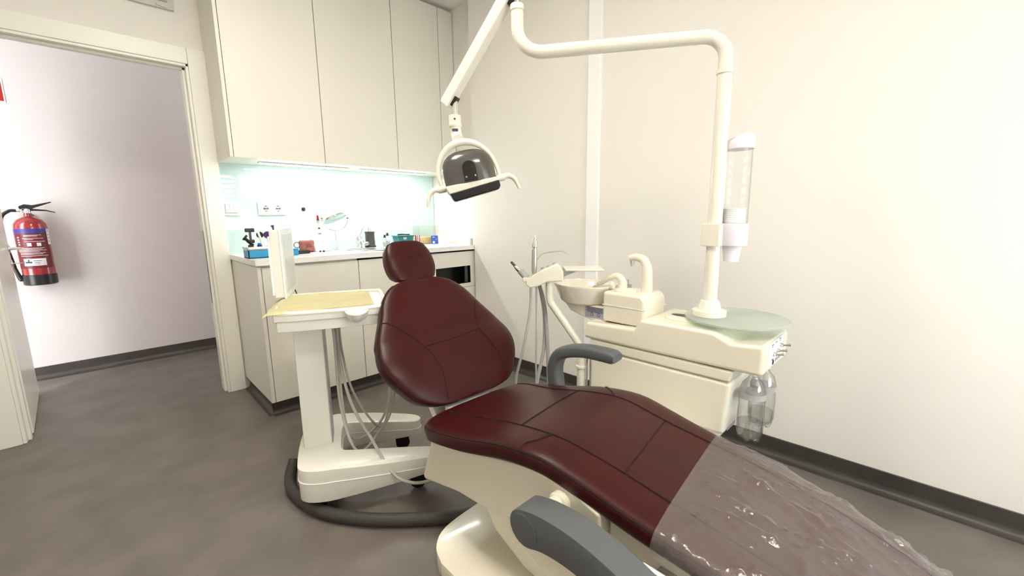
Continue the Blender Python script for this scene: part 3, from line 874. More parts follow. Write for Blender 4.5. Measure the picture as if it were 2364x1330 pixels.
# lamp post with its arm, carried by the unit
lamp = thing('operating_lamp', 'cream dental operating light on a bent pipe arm over the chair', 'lamp', (1.6, .58, .765))
PX, PY = 1.6, .585
obj('post_base', lathe([(.060, .7888), (.060, .808), (.054, .812), (.042, .814), (.034, .842), (.030, .846), (0, .846)], (PX, PY, 0), 36), 'ivory', lamp)
obj('post_foot', cyl((PX, PY, .7655), .045, .0128, 32), 'ivory', lamp)
obj('post', tube([(PX, PY, .815), (PX, PY, 1.64)], .0245, 28), 'ivory', lamp)
obj('post_collar', lathe([(.0262, 1.632), (.028, 1.634), (.028, 1.648), (.0262, 1.650)], (PX, PY, 0), 28), 'ivory', lamp)
E0 = Vector((1.198, 1.185, 0))
dd = (E0-Vector((PX, PY, 0))).normalized()
def along(s, z): return Vector((PX, PY, z))+dd*s
Ltot = (E0-Vector((PX, PY, 0))).length
ZA_ = 1.758; RR = .075
path = [along(0, 1.645), along(0, ZA_-RR)]
path += [along(RR-RR*math.cos(a), ZA_-RR+RR*math.sin(a)) for a in [PI/2*k/10 for k in range(1, 11)]]
R2 = .095
path += [along(Ltot-R2, ZA_)]
path += [along(Ltot-R2+R2*math.sin(a), ZA_+R2-R2*math.cos(a)) for a in [PI/2*k/12 for k in range(1, 13)]]
path += [along(Ltot, 1.91)]
obj('pipe_arm', tube(path, .0235, 28), 'ivory', lamp)
T0 = along(Ltot, 1.905)
obj('pipe_cap', lathe([(.0265, 0), (.0265, .018), (.024, .021), (0, .021)], T0, 28), 'ivory', lamp)
obj('pivot_pin', cyl(T0+Vector((0, 0, .018)), .0155, .065, 20), 'chrome', lamp)
J0 = T0+Vector((0, 0, .062)); J1 = Vector((1.085, 1.432, 1.618))
av = (J0-J1).normalized(); sd = av.cross(Vector((0, 0, 1))).normalized(); nu = sd.cross(av).normalized()
mt = frame(J1, sd, av, nu)
LA = (J0-J1).length
bm = box(-.026, .026, -.03, LA+.10, .004, .046, .007, mtx=mt)
ar = obj('spring_arm', bm, 'ivory', lamp)
obj('spring_arm_cover', box(-.0266, .0266, -.025, LA+.095, .024, .0265, .001, mtx=mt), 'cream2', ar)
obj('joint_boot', box(-.014, .014, -.018, .022, -.008, .006, .003, mtx=mt), 'black', ar)
obj('joint_boot', box(-.016, .016, LA-.05, LA+.03, -.016, .006, .003, mtx=mt), 'black', ar)
obj('lamp_pin', cyl(J1+Vector((0, 0, -.055)), .0125, .07, 18), 'chrome', lamp)
H0 = J1+Vector((0, 0, -.05))
obj('swivel_collar', lathe([(.018, 0), (.0245, -.002), (.0245, -.034), (.0265, -.036), (.0265, -.043), (.024, -.046), (0, -.046)], H0, 24), 'cream2', lamp)
obj('screw', cyl(H0+Vector((-.0160, -.0185, -.019)), .0035, .003, 10, axis=(-.65, -.76, 0)), 'black', lamp)
lc = Vector((1.094, 1.366, 1.350))      # middle of the lamp head
look = Vector((-.58, -.815, 0))         # the way its back faces: towards the camera side
side = Vector((.815, -.58, 0))
tilt = math.radians(11)
sx = side*math.cos(tilt)+Vector((0, 0, 1))*math.sin(tilt)      # lamp's own left-right axis, rolled a little
sz = -side*math.sin(tilt)+Vector((0, 0, 1))*math.cos(tilt)
LM = frame(lc, sx, -look, sz)           # local x right, y away from camera, z up
ytop = LM @ Vector((-.015, .0, .118))
b = tube(cr([H0+Vector((0, 0, -.04)), H0+Vector((.002, -.004, -.075)), ytop*.5+(H0+Vector((.004, -.004, -.085)))*.5, ytop], 6), [.022]*19, 20)
obj('neck', b, 'cream2', lamp)
obj('neck_sticker', box(-.014, .010, -.0245, -.0235, -.066, -.056, mtx=frame(H0, side, -look, (0, 0, 1))), 'ink', lamp)
yk = [(-.118, 0, -.045), (-.122, 0, -.015), (-.116, 0, .025), (-.098, 0, .064), (-.066, 0, .094), (-.02, 0, .109), (.028, 0, .103), (.068, 0, .080), (.098, 0, .042), (.113, 0, .0), (.117, 0, -.03), (.116, 0, -.05)]
P = cr([LM @ Vector(p) for p in yk], 5)
rad = [.0085+.006*math.exp(-((i/(len(P)-1)-.47)/.16)**2) for i in range(len(P))]
obj('yoke', tube(P, rad, 14), 'cream2', lamp)
# head: a smoked rear dome, a cream band, a dark underside
def shell(prof_front, ymax, ymin):
    pass
def dome():
    bm = bmesh.new(); NU, NV = 28, 14; g = []
    for j in range(NV+1):
        a = j/NV
        row = []
        for i in range(NU+1):
            s = -1+2*i/NU
            x = .103*math.copysign(1-(1-abs(s))**1.6, s)
            ztop = .066*(1-abs(x/.103)**2.6)**.5 if abs(x) < .103 else 0
            z0 = -.052+.012*x/.103*0
            z = z0+(ztop-z0+.012)*a
            dep_ = .055*math.sqrt(max(0, 1-(abs(x)/.106)**3))*math.sqrt(max(0, 1-max(0, a-.35)**2/.43))
            row.append(bm.verts.new(LM @ Vector((x, -dep_+.006, z))))
        g.append(row)
    for j in range(NV):
        for i in range(NU):
            bm.faces.new((g[j][i], g[j][i+1], g[j+1][i+1], g[j+1][i]))
    # close the far side with a flat face plate set back
    bmesh.ops.remove_doubles(bm, verts=bm.verts[:], dist=1e-5)
    return bm
hd = obj('head_shell', dome(), 'lampgrey', lamp)
b = prism([(-.104, -.052), (.104, -.052), (.104, .016), (.085, .050), (.04, .067), (-.04, .067), (-.085, .050), (-.104, .016)], 'y', .004, .05, .006, mtx=LM)
obj('head_housing', b, 'cream2', lamp)
b = bmesh.new()
box(-.026, .026, -.0545, -.046, -.047, .004, .002, mtx=LM, bm=b)
cyl((0, -.0505, .004), .0262, .0045, 24, axis=(0, 1, 0), mtx=LM, bm=b)
sp = obj('sensor_window', b, 'black', hd)
for xx in (-.018, .018):
    obj('screw', cyl((xx, -.0552, -.030), .0035, .0012, 12, axis=(0, 1, 0), mtx=LM), 'steel', sp)
b = prism([(-.106, -.050), (.106, -.050), (.108, -.062), (.100, -.080), (-.094, -.088), (-.104, -.070)], 'y', -.050, .05, .006, mtx=LM)
obj('cream_band', b, 'cream2', lamp)
b = prism([(-.096, -.080), (.106, -.064), (.108, -.088), (.098, -.100), (-.080, -.114), (-.088, -.104)], 'y', -.056, .045, .005, mtx=LM)
obj('light_aperture', b, 'black', lamp)
for s in (-1, 1):
    b = lathe([(.0125, 0), (.0145, .004), (.0145, .03), (.012, .034)], LM @ Vector((s*.104, 0, -.055)), 18, axis=LM.to_3x3() @ Vector((s, 0, 0)))
    obj('handle_boss', b, 'cream2', lamp)
    pts = cr([LM @ Vector(p) for p in ((s*.130, 0, -.055), (s*.152, 0, -.052), (s*.172, 0, -.064), (s*.183, 0, -.085), (s*.190, 0, -.112))], 6)
    obj('handle', tube(pts, [.0125-.0055*(i/(len(pts)-1)) for i in range(len(pts))], 14), 'cream2', lamp)

# round frosted glass shelf on the post foot
t = tag(obj('glass_shelf', lathe([(0, 0), (.168, 0), (.172, .002), (.172, .008), (.168, .010), (0, .010)], (1.635, .503, .7785), 64), 'frost'), 'round frosted green glass shelf at the foot of the lamp post', 'shelf')
# cup dispenser on the post
DX, DY = 1.645, .537
disp = thing('cup_dispenser', 'lilac and clear tube cup dispenser clamped to the lamp post', 'cup dispenser', (DX, DY, 1.05))
b = box(PX-.036, PX+.030, PY-.030, PY+.034, 1.047, 1.128, .004)
obj('clamp', b, 'cream2', disp)
b = lathe([(.047, 1.047), (.049, 1.050), (.049, 1.125), (.047, 1.128), (.041, 1.128), (.041, 1.047)], (DX, DY, 0), 36)
obj('cup_holder', b, 'lilac', disp)
obj('holder_neck', prism([(PX-.002, PY-.03), (PX+.03, PY+.024), (DX+.03, DY+.03), (DX-.045, DY-.01)], 'z', 1.049, 1.126, .003), 'lilac', disp)
obj('clear_tube', lathe([(.0445, 1.126), (.0445, 1.388)], (DX, DY, 0), 40), 'clear', disp)
obj('tube_rib', box(DX-.006, DX+.006, DY+.039, DY+.0425, 1.130, 1.386, .001), 'white', disp)
bm = lathe([(.048, 1.384), (.0485, 1.386), (.0485, 1.412), (.045, 1.424), (.025, 1.432), (0, 1.434)], (DX, DY, 0), 36)
for v in bm.verts:
    if v.co.z > 1.405: v.co.z += (v.co.x-DX)*.24-(v.co.y-DY)*.24
obj('cap', bm, 'lilac', disp)
cg = 'plastic cups in the dispenser'
cup0 = obj('plastic_cup', lathe([(0, 0), (.024, 0), (.0250, .001), (.0362, .085), (.0382, .086), (.0382, .0885), (.0352, .0885), (.0235, .003), (0, .003)], (0, 0, 0), 30), 'cup')
ORD = ['lowest', 'second', 'third', 'fourth', 'fifth', 'sixth', 'seventh', 'eighth', 'ninth', 'tenth', 'eleventh', 'twelfth', 'thirteenth', 'fourteenth', 'fifteenth', 'topmost']
for k in range(16):
    c = cup0
    if k:
        c = cup0.copy(); C.objects.link(c)
    c.location = (DX, DY, .990+k*.0068)
    tag(c, 'lowest white plastic cup, poking out under the dispenser' if k == 0 else 'topmost white plastic cup of the dispenser stack' if k == 15 else 'white plastic cup, %s from the bottom of the dispenser stack' % ORD[k], 'cup', cg)

# water bottles under the unit's end
def bottle(x, y, ztop, h, label, fill):
    ztop -= .005
    t = thing('water_bottle', label, 'bottle', (x, y, ztop-h), group='water bottles under the service unit')
    R_ = .041
    prof = [(0, .012), (.012, .004), (.024, .0), (.034, .006), (R_, .035), (R_, .10), (R_*.97, .125), (R_, .15), (R_*.97, h-.075), (R_*.80, h-.048), (R_*.45, h-.030), (.014, h-.022), (.014, h)]
    bm = lathe(prof, (x, y, ztop-h), 40)
    for v in bm.verts:                                   # petal foot
        zz = v.co.z-(ztop-h)
        if zz < .036:
            a = math.atan2(v.co.y-y, v.co.x-x); k_ = (1-zz/.036)
            rr = math.hypot(v.co.x-x, v.co.y-y)
            v.co.z += .012*k_*(.5+.5*math.cos(5*a))*(1 if rr > .01 else 0)
            v.co.x = x+(v.co.x-x)*(1-.08*k_*(.5+.5*math.cos(5*a))); v.co.y = y+(v.co.y-y)*(1-.08*k_*(.5+.5*math.cos(5*a)))
    obj('bottle_shell', bm, 'pet', t)
    obj('screw_collar', lathe([(.019, h-.016), (.020, h-.014), (.020, h+.004), (0, h+.004)], (x, y, ztop-h), 24), 'white', t)
    obj('water', lathe([(0, .015), (.03, .014), (R_-.004, .036), (R_-.003, fill), (0, fill)], (x, y, ztop-h), 32), 'water', t)
    obj('band', lathe([(R_*.985+.0006, h-.098), (R_*.99+.0008, h-.098), (R_*.99+.0008, h-.078), (R_*.985+.0006, h-.078)], (x, y, ztop-h), 36), 'greyl', t)
    obj('dip_tube', tube([(x+.004, y, ztop-.01), (x+.010, y+.004, ztop-h+.03)], .0028, 8), 'clear', t)
    return t
bottle(1.535, .400, .642, .255, 'clear petal-foot water bottle hanging under the near end of the unit', .07)
bottle(1.635, .394, .642, .235, 'clear water bottle half hidden behind the other hanging bottle', .06)

# assistant instrument holder on a bent tube arm
asst = thing('assistant_holder', 'cream assistant instrument holder on a bent tube arm', 'instrument holder', (1.475, 1.075, .3))
ax, ay = 1.475, 1.075
b = tube(cr([(ax, ay, .30), (ax, ay, .45), (ax, ay, .565)], 4), .0195, 18)
obj('upright', b, 'cream2', asst)
obj('collar', lathe([(.0205, 0), (.0245, .003), (.0245, .011), (.0205, .014)], (ax, ay, .488), 20), 'cream2', asst)
obj('guide_rod', tube([(ax-.002, ay-.032, .30), (ax-.002, ay-.032, .56)], .004, 8), 'chrome', asst)
b = tube(cr([(ax, ay, .555), (1.463, 1.085, .605), (1.395, 1.170, .765), (1.383, 1.183, .800), (1.382, 1.185, .88)], 5), .0165, 16)
obj('bent_arm', b, 'cream2', asst)
b = tube([(ax, ay, .31), (1.45, 1.04, .33), (1.45, 1.0, .35)], .018, 12)
obj('elbow', b, 'cream2', asst)
# holder head: local u towards image left (instrument end), v across
hu = Vector((-.60, .80, 0)); hvv = Vector((.80, .60, 0))
hm = frame((1.393, 1.197, .885), hu, -hvv, (0, 0, 1))
prof = [(-.055, .018), (-.030, .062), (-.045, .075), (.0, .048), (.055, .028), (.095, .012), (.100, -.022), (.080, -.034), (.040, -.028), (.0, -.006), (-.050, -.002)]
prof = [(-.064, .0), (-.066, .040), (-.042, .078), (.030, .048), (.078, .018), (.098, .004), (.098, -.018), (.080, -.030), (.045, -.024), (.005, -.004)]
hh = obj('holder_head', prism(prof, 'y', -.050, .050, .007, 3, mtx=hm), 'cream', asst)
for k in range(3):
    obj('key_button', cyl((.030-.026*k, -.02+.02*(k % 2), .047+.0105*k), .007, .006, 14, .0015, axis=(.35, 0, .94), mtx=hm), 'greyl', hh)
obj('key_display', box(-.052, -.030, -.022, .022, .0, .002, mtx=hm @ Matrix.Translation((0, 0, .072)) @ Matrix.Rotation(-.0, 4, 'Y')), 'greyl', hh)
rim = box(.070, .112, -.046, .046, -.006, .016, .005, mtx=hm)
obj('cradle', rim, 'cream', asst)
tr = obj('side_tray', prism([(-.058, -.050), (-.225, -.075), (-.235, .060), (-.075, .065)], 'z', .012, .022, .004, mtx=hm @ Matrix.Translation((0, 0, .034))), 'cream', asst)
obj('tray_bracket', prism([(-.05, .010), (-.13, .045), (-.05, .045)], 'y', -.02, .02, .002, mtx=hm), 'greyl', asst)
# handpieces in the holder
def hp(name, pts, radii, m_, label, parts=None):
    o = thing(name, label, 'handpiece', pts[0], group='handpieces in the assistant holder')
    return o
def syringe():
    base = hm @ Vector((.066, -.005, .010))
    t = thing('air_water_syringe', 'upright steel syringe with thin bent nozzle in the assistant holder', 'handpiece', base)
    top_ = base+Vector((.004, -.002, .175))
    d_ = (top_-base)
    obj('grip', lathe([(.009, .0), (.0125, .02), (.013, .06), (.0125, .105), (.010, .112), (.010, .118)], base+Vector((0, 0, .015)), 20, axis=d_), 'steel', t)
    obj('collar', lathe([(.011, .0), (.0125, .003), (.012, .030), (.008, .038), (.006, .044), (.006, .052)], base+d_.normalized()*.132, 18, axis=d_), 'chrome', t)
    q = base+Vector((.016, -.010, .06))
    obj('nozzle', tube(cr([q+Vector((-.010, .004, .01)), q+Vector((.012, -.012, .042)), q+Vector((.045, -.05, .052)), q+Vector((.070, -.078, .054)), q+Vector((.083, -.095, .043))], 5), .0022, 8), 'steel', t)
    return t
syringe()
base = hm @ Vector((.088, .012, .0))
t = thing('suction_handpiece', 'grey suction handpiece tipping outwards from the assistant holder', 'handpiece', base)
dirv = (hu*.70+Vector((0, 0, .72))).normalized()
obj('grip', lathe([(.012, -.02), (.0135, 0), (.0145, .03), (.0135, .055), (.010, .060)], base, 20, axis=dirv), 'greyl', t)
obj('steel_sleeve', lathe([(.0105, 0), (.011, .004), (.010, .022), (.007, .030)], base+dirv*.058, 18, axis=dirv), 'chrome', t)
obj('tip', lathe([(.0062, 0), (.0055, .026), (.0035, .027)], base+dirv*.086, 14, axis=dirv), 'darkgrey', t)
# hoses hanging from the holder
def px_hose(pts, r, label, name='suction_hose', m_='hose', grp='hoses under the assistant holder'):
    return tag(obj(name, tube(cr(pts, 8), r, 12), m_), label, 'hose', grp)
hA = hm @ Vector((.078, .018, -.03)); hB = hm @ Vector((.055, .0, -.026)); hC = hm @ Vector((.045, -.02, -.024))
px_hose([hA, hA+Vector((.0, .005, -.10)), hA+Vector((-.02, .03, -.28)), hA+Vector((-.045, .055, -.46)), hA+Vector((.0, .02, -.62)), (1.45, 1.14, .20), (1.42, 1.02, .20)], .0062, 'thin pale hose bowing outwards below the assistant holder')
px_hose([hB, hB+Vector((0, 0, -.15)), hB+Vector((-.004, .0, -.40)), hB+Vector((.01, -.01, -.58)), (1.44, 1.10, .22), (1.41, 1.0, .22)], .0045, 'thinnest straight hose between the others below the assistant holder')
px_hose([hC, hC+Vector((.022, -.012, -.10)), hC+Vector((.034, -.020, -.28)), hC+Vector((.040, -.022, -.45)), hC+Vector((.045, -.03, -.60)), (1.45, 1.07, .18), (1.42, .98, .2)], .0088, 'thick grey suction hose below the assistant holder', m_='greyl')
px_hose([hC+Vector((.006, .004, 0)), hC+Vector((.030, -.004, -.14)), hC+Vector((.030, -.002, -.30)), hC+Vector((.0, .015, -.47)), hC+Vector((-.012, .02, -.62)), (1.43, 1.16, .16), (1.40, 1.0, .2)], .0085, 'thick grey suction hose crossing behind its neighbour')

# ------------------------------------------------------------------ instrument cart
ROT = math.radians(-24)
cart = thing('instrument_cart', 'white wheeled dental instrument cart beside the chair', 'cart', (.506, 1.794, 0), ROT)
def L(bm): return bm
pts = [(-.015, -.10), (.0, -.165), (.06, -.198), (.16, -.205), (.34, -.196), (.50, -.178), (.545, -.160), (.555, -.125), (.54, -.095), (.45, -.080), (.30, -.072), (.18, -.066), (.15, -.05), (.145, .02), (.145, .10), (.15, .165), (.18, .185), (.30, .178), (.44, .165), (.49, .17), (.512, .20), (.50, .235), (.44, .262), (.28, .292), (.12, .295), (.03, .265), (-.012, .20), (-.022, .05)]
P = cr([(x, y, 0) for x, y in pts], 4, closed=True)
b = prism([(p.x, p.y) for p in P], 'z', .070, .205, .012, 3)
for v in b.verts:      # legs taper towards the tips
    k_ = max(0, v.co.x-.12)/.42
    if v.co.z > .13: v.co.z -= .055*k_
    else: v.co.z += .015*k_
obj('base_frame', b, 'cart', cart, local=True)
# raised belt line round the base
def off(p, q, d):
    e = (q-p).normalized(); return Vector((e.y, -e.x, 0))*d
belt = [P[i]+off(P[i-1], P[(i+1) % len(P)], .0008)+Vector((0, 0, .150-.04*max(0, P[i].x-.12)/.42)) for i in range(len(P))]
obj('belt_line', tube(belt, .0022, 6, closed=True), 'white', cart, local=True)
for (x, y) in ((.45, -.135), (.42, .215), (.05, -.13), (.05, .22)):
    c = obj('caster', lathe([(0, -.011), (.030, -.011), (.034, -.008), (.034, .008), (.030, .011), (0, .011)], (x, y, .034), 24, axis=(0, 1, 0)), 'blackm', cart, local=True)
    b = box(x-.020, x+.020, y-.016, y+.016, .052, .082, .004); box(x-.034, x+.030, y-.018, y-.012, .025, .072, .004, bm=b); box(x-.034, x+.030, y+.012, y+.018, .025, .072, .004, bm=b)
    obj('caster_fork', b, 'black', c, local=True)
obj('column', box(.0, .110, .0, .125, .197, .742, .006), 'cart', cart, local=True)
obj('column_cover', box(.108, .113, .012, .113, .200, .738, .002), 'greyl', cart, local=True)
# tray head
hpts = cr([(-.045, -.095, 0), (-.02, -.125, 0), (.12, -.135, 0), (.24, -.130, 0), (.34, -.118, 0), (.365, -.09, 0), (.37, .1, 0), (.365, .27, 0), (.34, .30, 0), (.15, .305, 0), (-.02, .30, 0), (-.05, .27, 0), (-.055, .1, 0)], 4, closed=True)
sc_ = lambda k: [((p.x-.155)*k+.155, (p.y-.085)*k+.085) for p in hpts]
b = prism(sc_(.965), 'z', .743, .787, .010, 3)
obj('tray_apron', b, 'cart', cart, local=True)
b = prism(sc_(1.0), 'z', .784, .810, .008, 3)
obj('tray_rim', b, 'cart', cart, local=True)
# raised lip round the back and right edge
ring = [Vector((x, y, .812)) for x, y in sc_(.965)]
obj('tray_lip', tube(ring, .010, 10, closed=True), 'cart', cart, local=True)
# handle bulge at the front right
b = lathe([(0, .0), (.100, .0), (.096, .014), (.075, .032), (.04, .045), (0, .049)], (.250, -.092, .808), 36, axis=(0, 0, -1), scale=(1.30, .46))
obj('grip_bulge', b, 'cart', cart, local=True)
obj('lever', box(.325, .342, -.115, -.10, .722, .745, .002), 'black', cart, local=True)
# hoses of the cart
def chose(pts, r, label):
    W = cart.matrix_basis
    return tag(obj('handpiece_hose', tube([W @ p for p in cr(pts, 8)], r, 12), 'hose'), label, 'hose', 'handpiece hoses of the cart')
chose([(.150, .02, .742), (.152, .02, .60), (.152, .02, .40), (.172, -.01, .26), (.20, -.045, .185), (.235, -.02, .155), (.29, .10, .150), (.345, .13, .22), (.375, .13, .42), (.385, .12, .60)], .0060, 'pale hose looping low from the cart to its right side')
chose([(.165, .03, .742), (.168, .03, .55), (.20, .0, .37), (.27, -.08, .235), (.34, -.20, .135), (.41, -.245, .100), (.50, -.25, .095), (.60, -.235, .115)], .0064, 'pale hose sagging across the near leg of the cart')
chose([(.158, .035, .742), (.16, .03, .50), (.165, .02, .32), (.19, .03, .20), (.25, .10, .165), (.33, .16, .21), (.37, .15, .35), (.375, .14, .60)], .0056, 'pale inner hose looping between the legs of the cart')
chose([(.172, .05, .742), (.176, .05, .60), (.20, .04, .44), (.25, .06, .30), (.31, .12, .185), (.36, .18, .20), (.395, .17, .36), (.395, .15, .60)], .0050, 'thin pale hose nearest the far leg of the cart')
# dark supply hose on the floor
tag(obj('supply_hose', tube(cr([(.50, 1.93, .10), (.47, 1.90, .05), (.452, 1.83, .026), (.462, 1.70, .026), (.500, 1.57, .026), (.60, 1.42, .026), (.74, 1.28, .026), (.87, 1.175, .028), (.96, 1.12, .05), (1.0, 1.04, .10)], 8), .024, 16), 'darkhose'), 'thick dark ribbed hose curving over the floor to the chair', 'hose')
# yellow napkin on the tray
def napkin():
    from mathutils import noise
    bm = bmesh.new(); NX, NY = 40, 34; g = []
    W = cart.matrix_basis
    for j in range(NY+1):
        row = []
        for i in range(NX+1):
            u_, v_ = i/NX, j/NY
            x = -.075+.395*u_-.015*v_; y = -.135+.385*v_+.022*u_
            z = .8235+.0025*noise.noise(Vector((x*9, y*14, 0)))+.0015*math.sin(y*55+x*8)
            inside_d = min(y+.120, x+.045)
            if inside_d < 0: z += inside_d*.55
            if u_ > .93: z -= (u_-.93)*.06
            row.append(bm.verts.new(W @ Vector((x, y, z))))
        g.append(row)
    for j in range(NY):
        for i in range(NX): bm.faces.new((g[j][i], g[j][i+1], g[j+1][i+1], g[j+1][i]))
    bmesh.ops.solidify(bm, geom=bm.faces[:], thickness=.0012)
    return bm
tag(obj('paper_napkin', napkin(), 'yellow', angle=60), 'pale yellow paper napkin spread on the cart tray', 'napkin')
# film viewer standing up on the cart
view = obj('film_viewer', box(-.075, -.038, .17, .50, .828, 1.118, .004), 'cart', cart, local=True)
obj('viewer_frame', box(-.039, -.030, .165, .505, .822, 1.124, .003), 'white', view, local=True)
obj('viewer_screen', box(-.031, -.0285, .188, .482, .846, 1.100, .001), 'panel_lit', view, local=True)
obj('viewer_edge', box(-.083, -.074, .165, .22, .840, 1.065, .002), 'white', view, local=True)
b = tube([(-.03, .30, .80), (-.05, .30, .835)], .010, 10)
obj('viewer_bracket', b, 'black', view, local=True)
b = tube(cr([(-.045, .48, .84), (-.03, .46, .80), (.0, .35, .775)], 5), .003, 8)
obj('viewer_cable', b, 'black', view, local=True)

# ------------------------------------------------------------------ things on the worktop
Z0 = .9402
def on_top(name, label, cat, x, y, group=None, rotz=0): return thing(name, label, cat, (x, y, Z0), rotz, group)
t = on_top('organizer_box', 'translucent blue box with compartments at the worktop end', 'box', .70, 2.90)
X0, X1, Y0, Y1 = .605, .80, 2.815, 2.93
b = box(X0, X1, Y0, Y0+.004, Z0, Z0+.045); box(X0, X1, Y1-.004, Y1, Z0, Z0+.045, bm=b); box(X0, X0+.004, Y0, Y1, Z0, Z0+.045, bm=b); box(X1-.004, X1, Y0, Y1, Z0, Z0+.045, bm=b); box(X0, X1, Y0, Y1, Z0, Z0+.004, bm=b)
obj('tray', b, 'blue', t)
for k in range(1, 5):
    x = X0+.195*k/5; obj('divider', box(x-.0015, x+.0015, Y0-.001, Y1, Z0+.002, Z0+.044), 'bluedark' if k == 99 else 'blue', t)
obj('lid', box(X0-.002, X1+.002, Y0-.002, Y1+.002, Z0+.045, Z0+.050, .002), 'clear', t)
t = on_top('shallow_tray', 'shallow white tray of tools on the blue box', 'tray', .70, 2.90)
b = box(X0-.002, X1+.005, Y0+.005, Y1+.01, Z0+.0505, Z0+.056, .002)
for (a0, a1, c0, c1) in ((X0-.002, X1+.005, Y0+.005, Y0+.009), (X0-.002, X1+.005, Y1+.006, Y1+.01), (X0-.002, X0+.002, Y0+.005, Y1+.01), (X1+.001, X1+.005, Y0+.005, Y1+.01)):
    box(a0, a1, c0, c1, Z0+.052, Z0+.066, .001, bm=b)
obj('tray_body', b, 'paperw', t)
ZT_ = Z0+.0565
def small(name, label, cat, x, y, parts, group='small tools on the shallow tray', z=None):
    t = thing(name, label, cat, (x, y, ZT_ if z is None else z), 0, group)
    for pn, bm, m_ in parts:
        bm.transform(Matrix.Translation((x, y, ZT_ if z is None else z)))
        obj(pn, bm, m_, t)
    return t
# dark clamp-shaped tools
b = box(-.026, .024, -.006, .006, .095, .118, .004); b2 = box(-.006, .006, -.005, .005, .045, .10, .002); b3 = box(-.020, .020, -.006, .006, .03, .05, .004); b4 = tube([(-.01, 0, .0), (.0, 0, .035)], .008, 10)
small('mixing_gun', 'black T-topped mixing gun standing on the shallow tray', 'tool', .640, 2.885, [('plunger', b, 'black'), ('rod', b2, 'darkgrey'), ('body', b3, 'black'), ('nozzle', b4, 'paperw')])
b = tube([(-.03, 0, .066), (.012, 0, .018)], .009, 10); b2 = box(-.014, .014, -.008, .008, .0, .022, .004); b3 = tube([(-.036, 0, .052), (-.014, 0, .078)], .006, 10)
small('bite_clamp', 'black bent clamp leaning on the shallow tray', 'tool', .628, 2.845, [('arm', b, 'black'), ('foot', b2, 'black'), ('jaw', b3, 'black')])
b = tube([(.0, 0, .0), (-.022, 0, .095)], .007, 10); b2 = lathe([(0, -.012), (.018, -.010), (.020, 0), (.018, .010), (0, .012)], (-.012, .008, .078), 18, axis=(.2, 1, .1))
small('white_syringe', 'white slanting syringe with black knob on the shallow tray', 'syringe', .700, 2.865, [('barrel', b, 'paperw'), ('knob', b2, 'black')])
b = lathe([(0, -.010), (.020, -.009), (.024, 0), (.020, .009), (0, .010)], (0, 0, .075), 20, axis=(.2, 1, .2)); b2 = tube([(0, 0, .0), (0, 0, .066)], .009, 12)
small('purple_dispenser', 'purple knobbed dispenser on the shallow tray', 'dispenser', .735, 2.89, [('knob', b, 'purple'), ('stem', b2, 'cup')])
b = tube([(.004, 0, .055), (-.006, 0, .125)], .0055, 10); b2 = lathe([(.010, 0), (.014, .012), (.011, .03), (.007, .045)], (.004, 0, .022), 16); b3 = cyl((.004, 0, 0), .009, .024, 14); b4 = cyl((-.007, 0, .122), .009, .012, 14)
small('mixing_syringe', 'tall dark violet mixing syringe on the shallow tray', 'syringe', .775, 2.90, [('plunger', b, 'purple'), ('collar', b2, 'purple'), ('nozzle', b3, 'paperw'), ('thumb_pad', b4, 'purple')])
b = cyl((0, 0, 0), .012, .022, 16, .002); b2 = cyl((0, 0, .022), .009, .010, 14, .002)
small('paste_pot', 'small blue paste pot on the shallow tray', 'pot', .672, 2.84, [('jar', b, 'bluedark'), ('lid', b2, 'blue')])
b = lathe([(0, -.006), (.016, -.005), (.016, .005), (0, .006)], (0, 0, .017), 16, axis=(0, 1, .4)); b2 = tube([(-.02, 0, .006), (.03, .004, .008)], .004, 8)
small('cutting_wheel', 'black toothed wheel lying on the shallow tray', 'tool', .768, 2.845, [('wheel', b, 'black'), ('shaft', b2, 'black')])
b = cyl((0, 0, 0), .011, .05, 16, .002); b2 = cyl((0, 0, .05), .007, .012, 14, .001)
small('adhesive_bottle', 'small white adhesive bottle on the shallow tray', 'bottle', .752, 2.868, [('bottle_body', b, 'cup'), ('cap', b2, 'greyl')])
# blue box and black case past the viewer
t = on_top('blue_sponge_box', 'small bright blue box in front of the rose speaker', 'box', .86, 2.86)
obj('box_body', box(.83, .888, 2.845, 2.905, Z0, Z0+.034, .003), 'blue', t)
obj('box_lid', box(.829, .889, 2.844, 2.906, Z0+.034, Z0+.042, .002), 'blue', t)
t = on_top('black_case', 'flat black case beneath the rose speaker', 'case', .95, 2.985)
obj('case_body', box(.885, .985, 2.92, 3.01, Z0, Z0+.022, .006), 'black', t)
obj('zip', tube(cr([(.884, 2.94, Z0+.011), (.884, 2.985, Z0+.012), (.888, 3.005, Z0+.011)], 4), .002, 6), 'steel', t)
t = on_top('portable_speaker', 'rose fabric portable speaker with lettering and a black strap', 'speaker', .978, 3.05)
SXX, SYY = 1.005, 3.045; szz = Z0+.0005
mt = Matrix.Translation((SXX, SYY, szz+.0)) @ Matrix.Rotation(math.radians(6), 4, 'Z')
body = box(-.048, .048, -.020, .020, .004, .082, .012, 4, mtx=mt)
sp_ = obj('speaker_body', body, 'pink', t)
obj('base_strip', box(-.042, .042, -.016, .016, .0, .005, .002, mtx=mt), 'signred', t)
obj('lettering', text_bm('JBL', .036, mt @ Matrix.Translation((.008, -.0206, .044)) @ Matrix.Rotation(PI/2, 4, 'X')), 'pinkdark', sp_)
obj('strap', tube([mt @ Vector((-.056+.020*math.cos(a)-.008, .0, .052+.018*math.sin(a))) for a in [2*PI*k/20 for k in range(20)]], .0026, 8, closed=True), 'black', t)
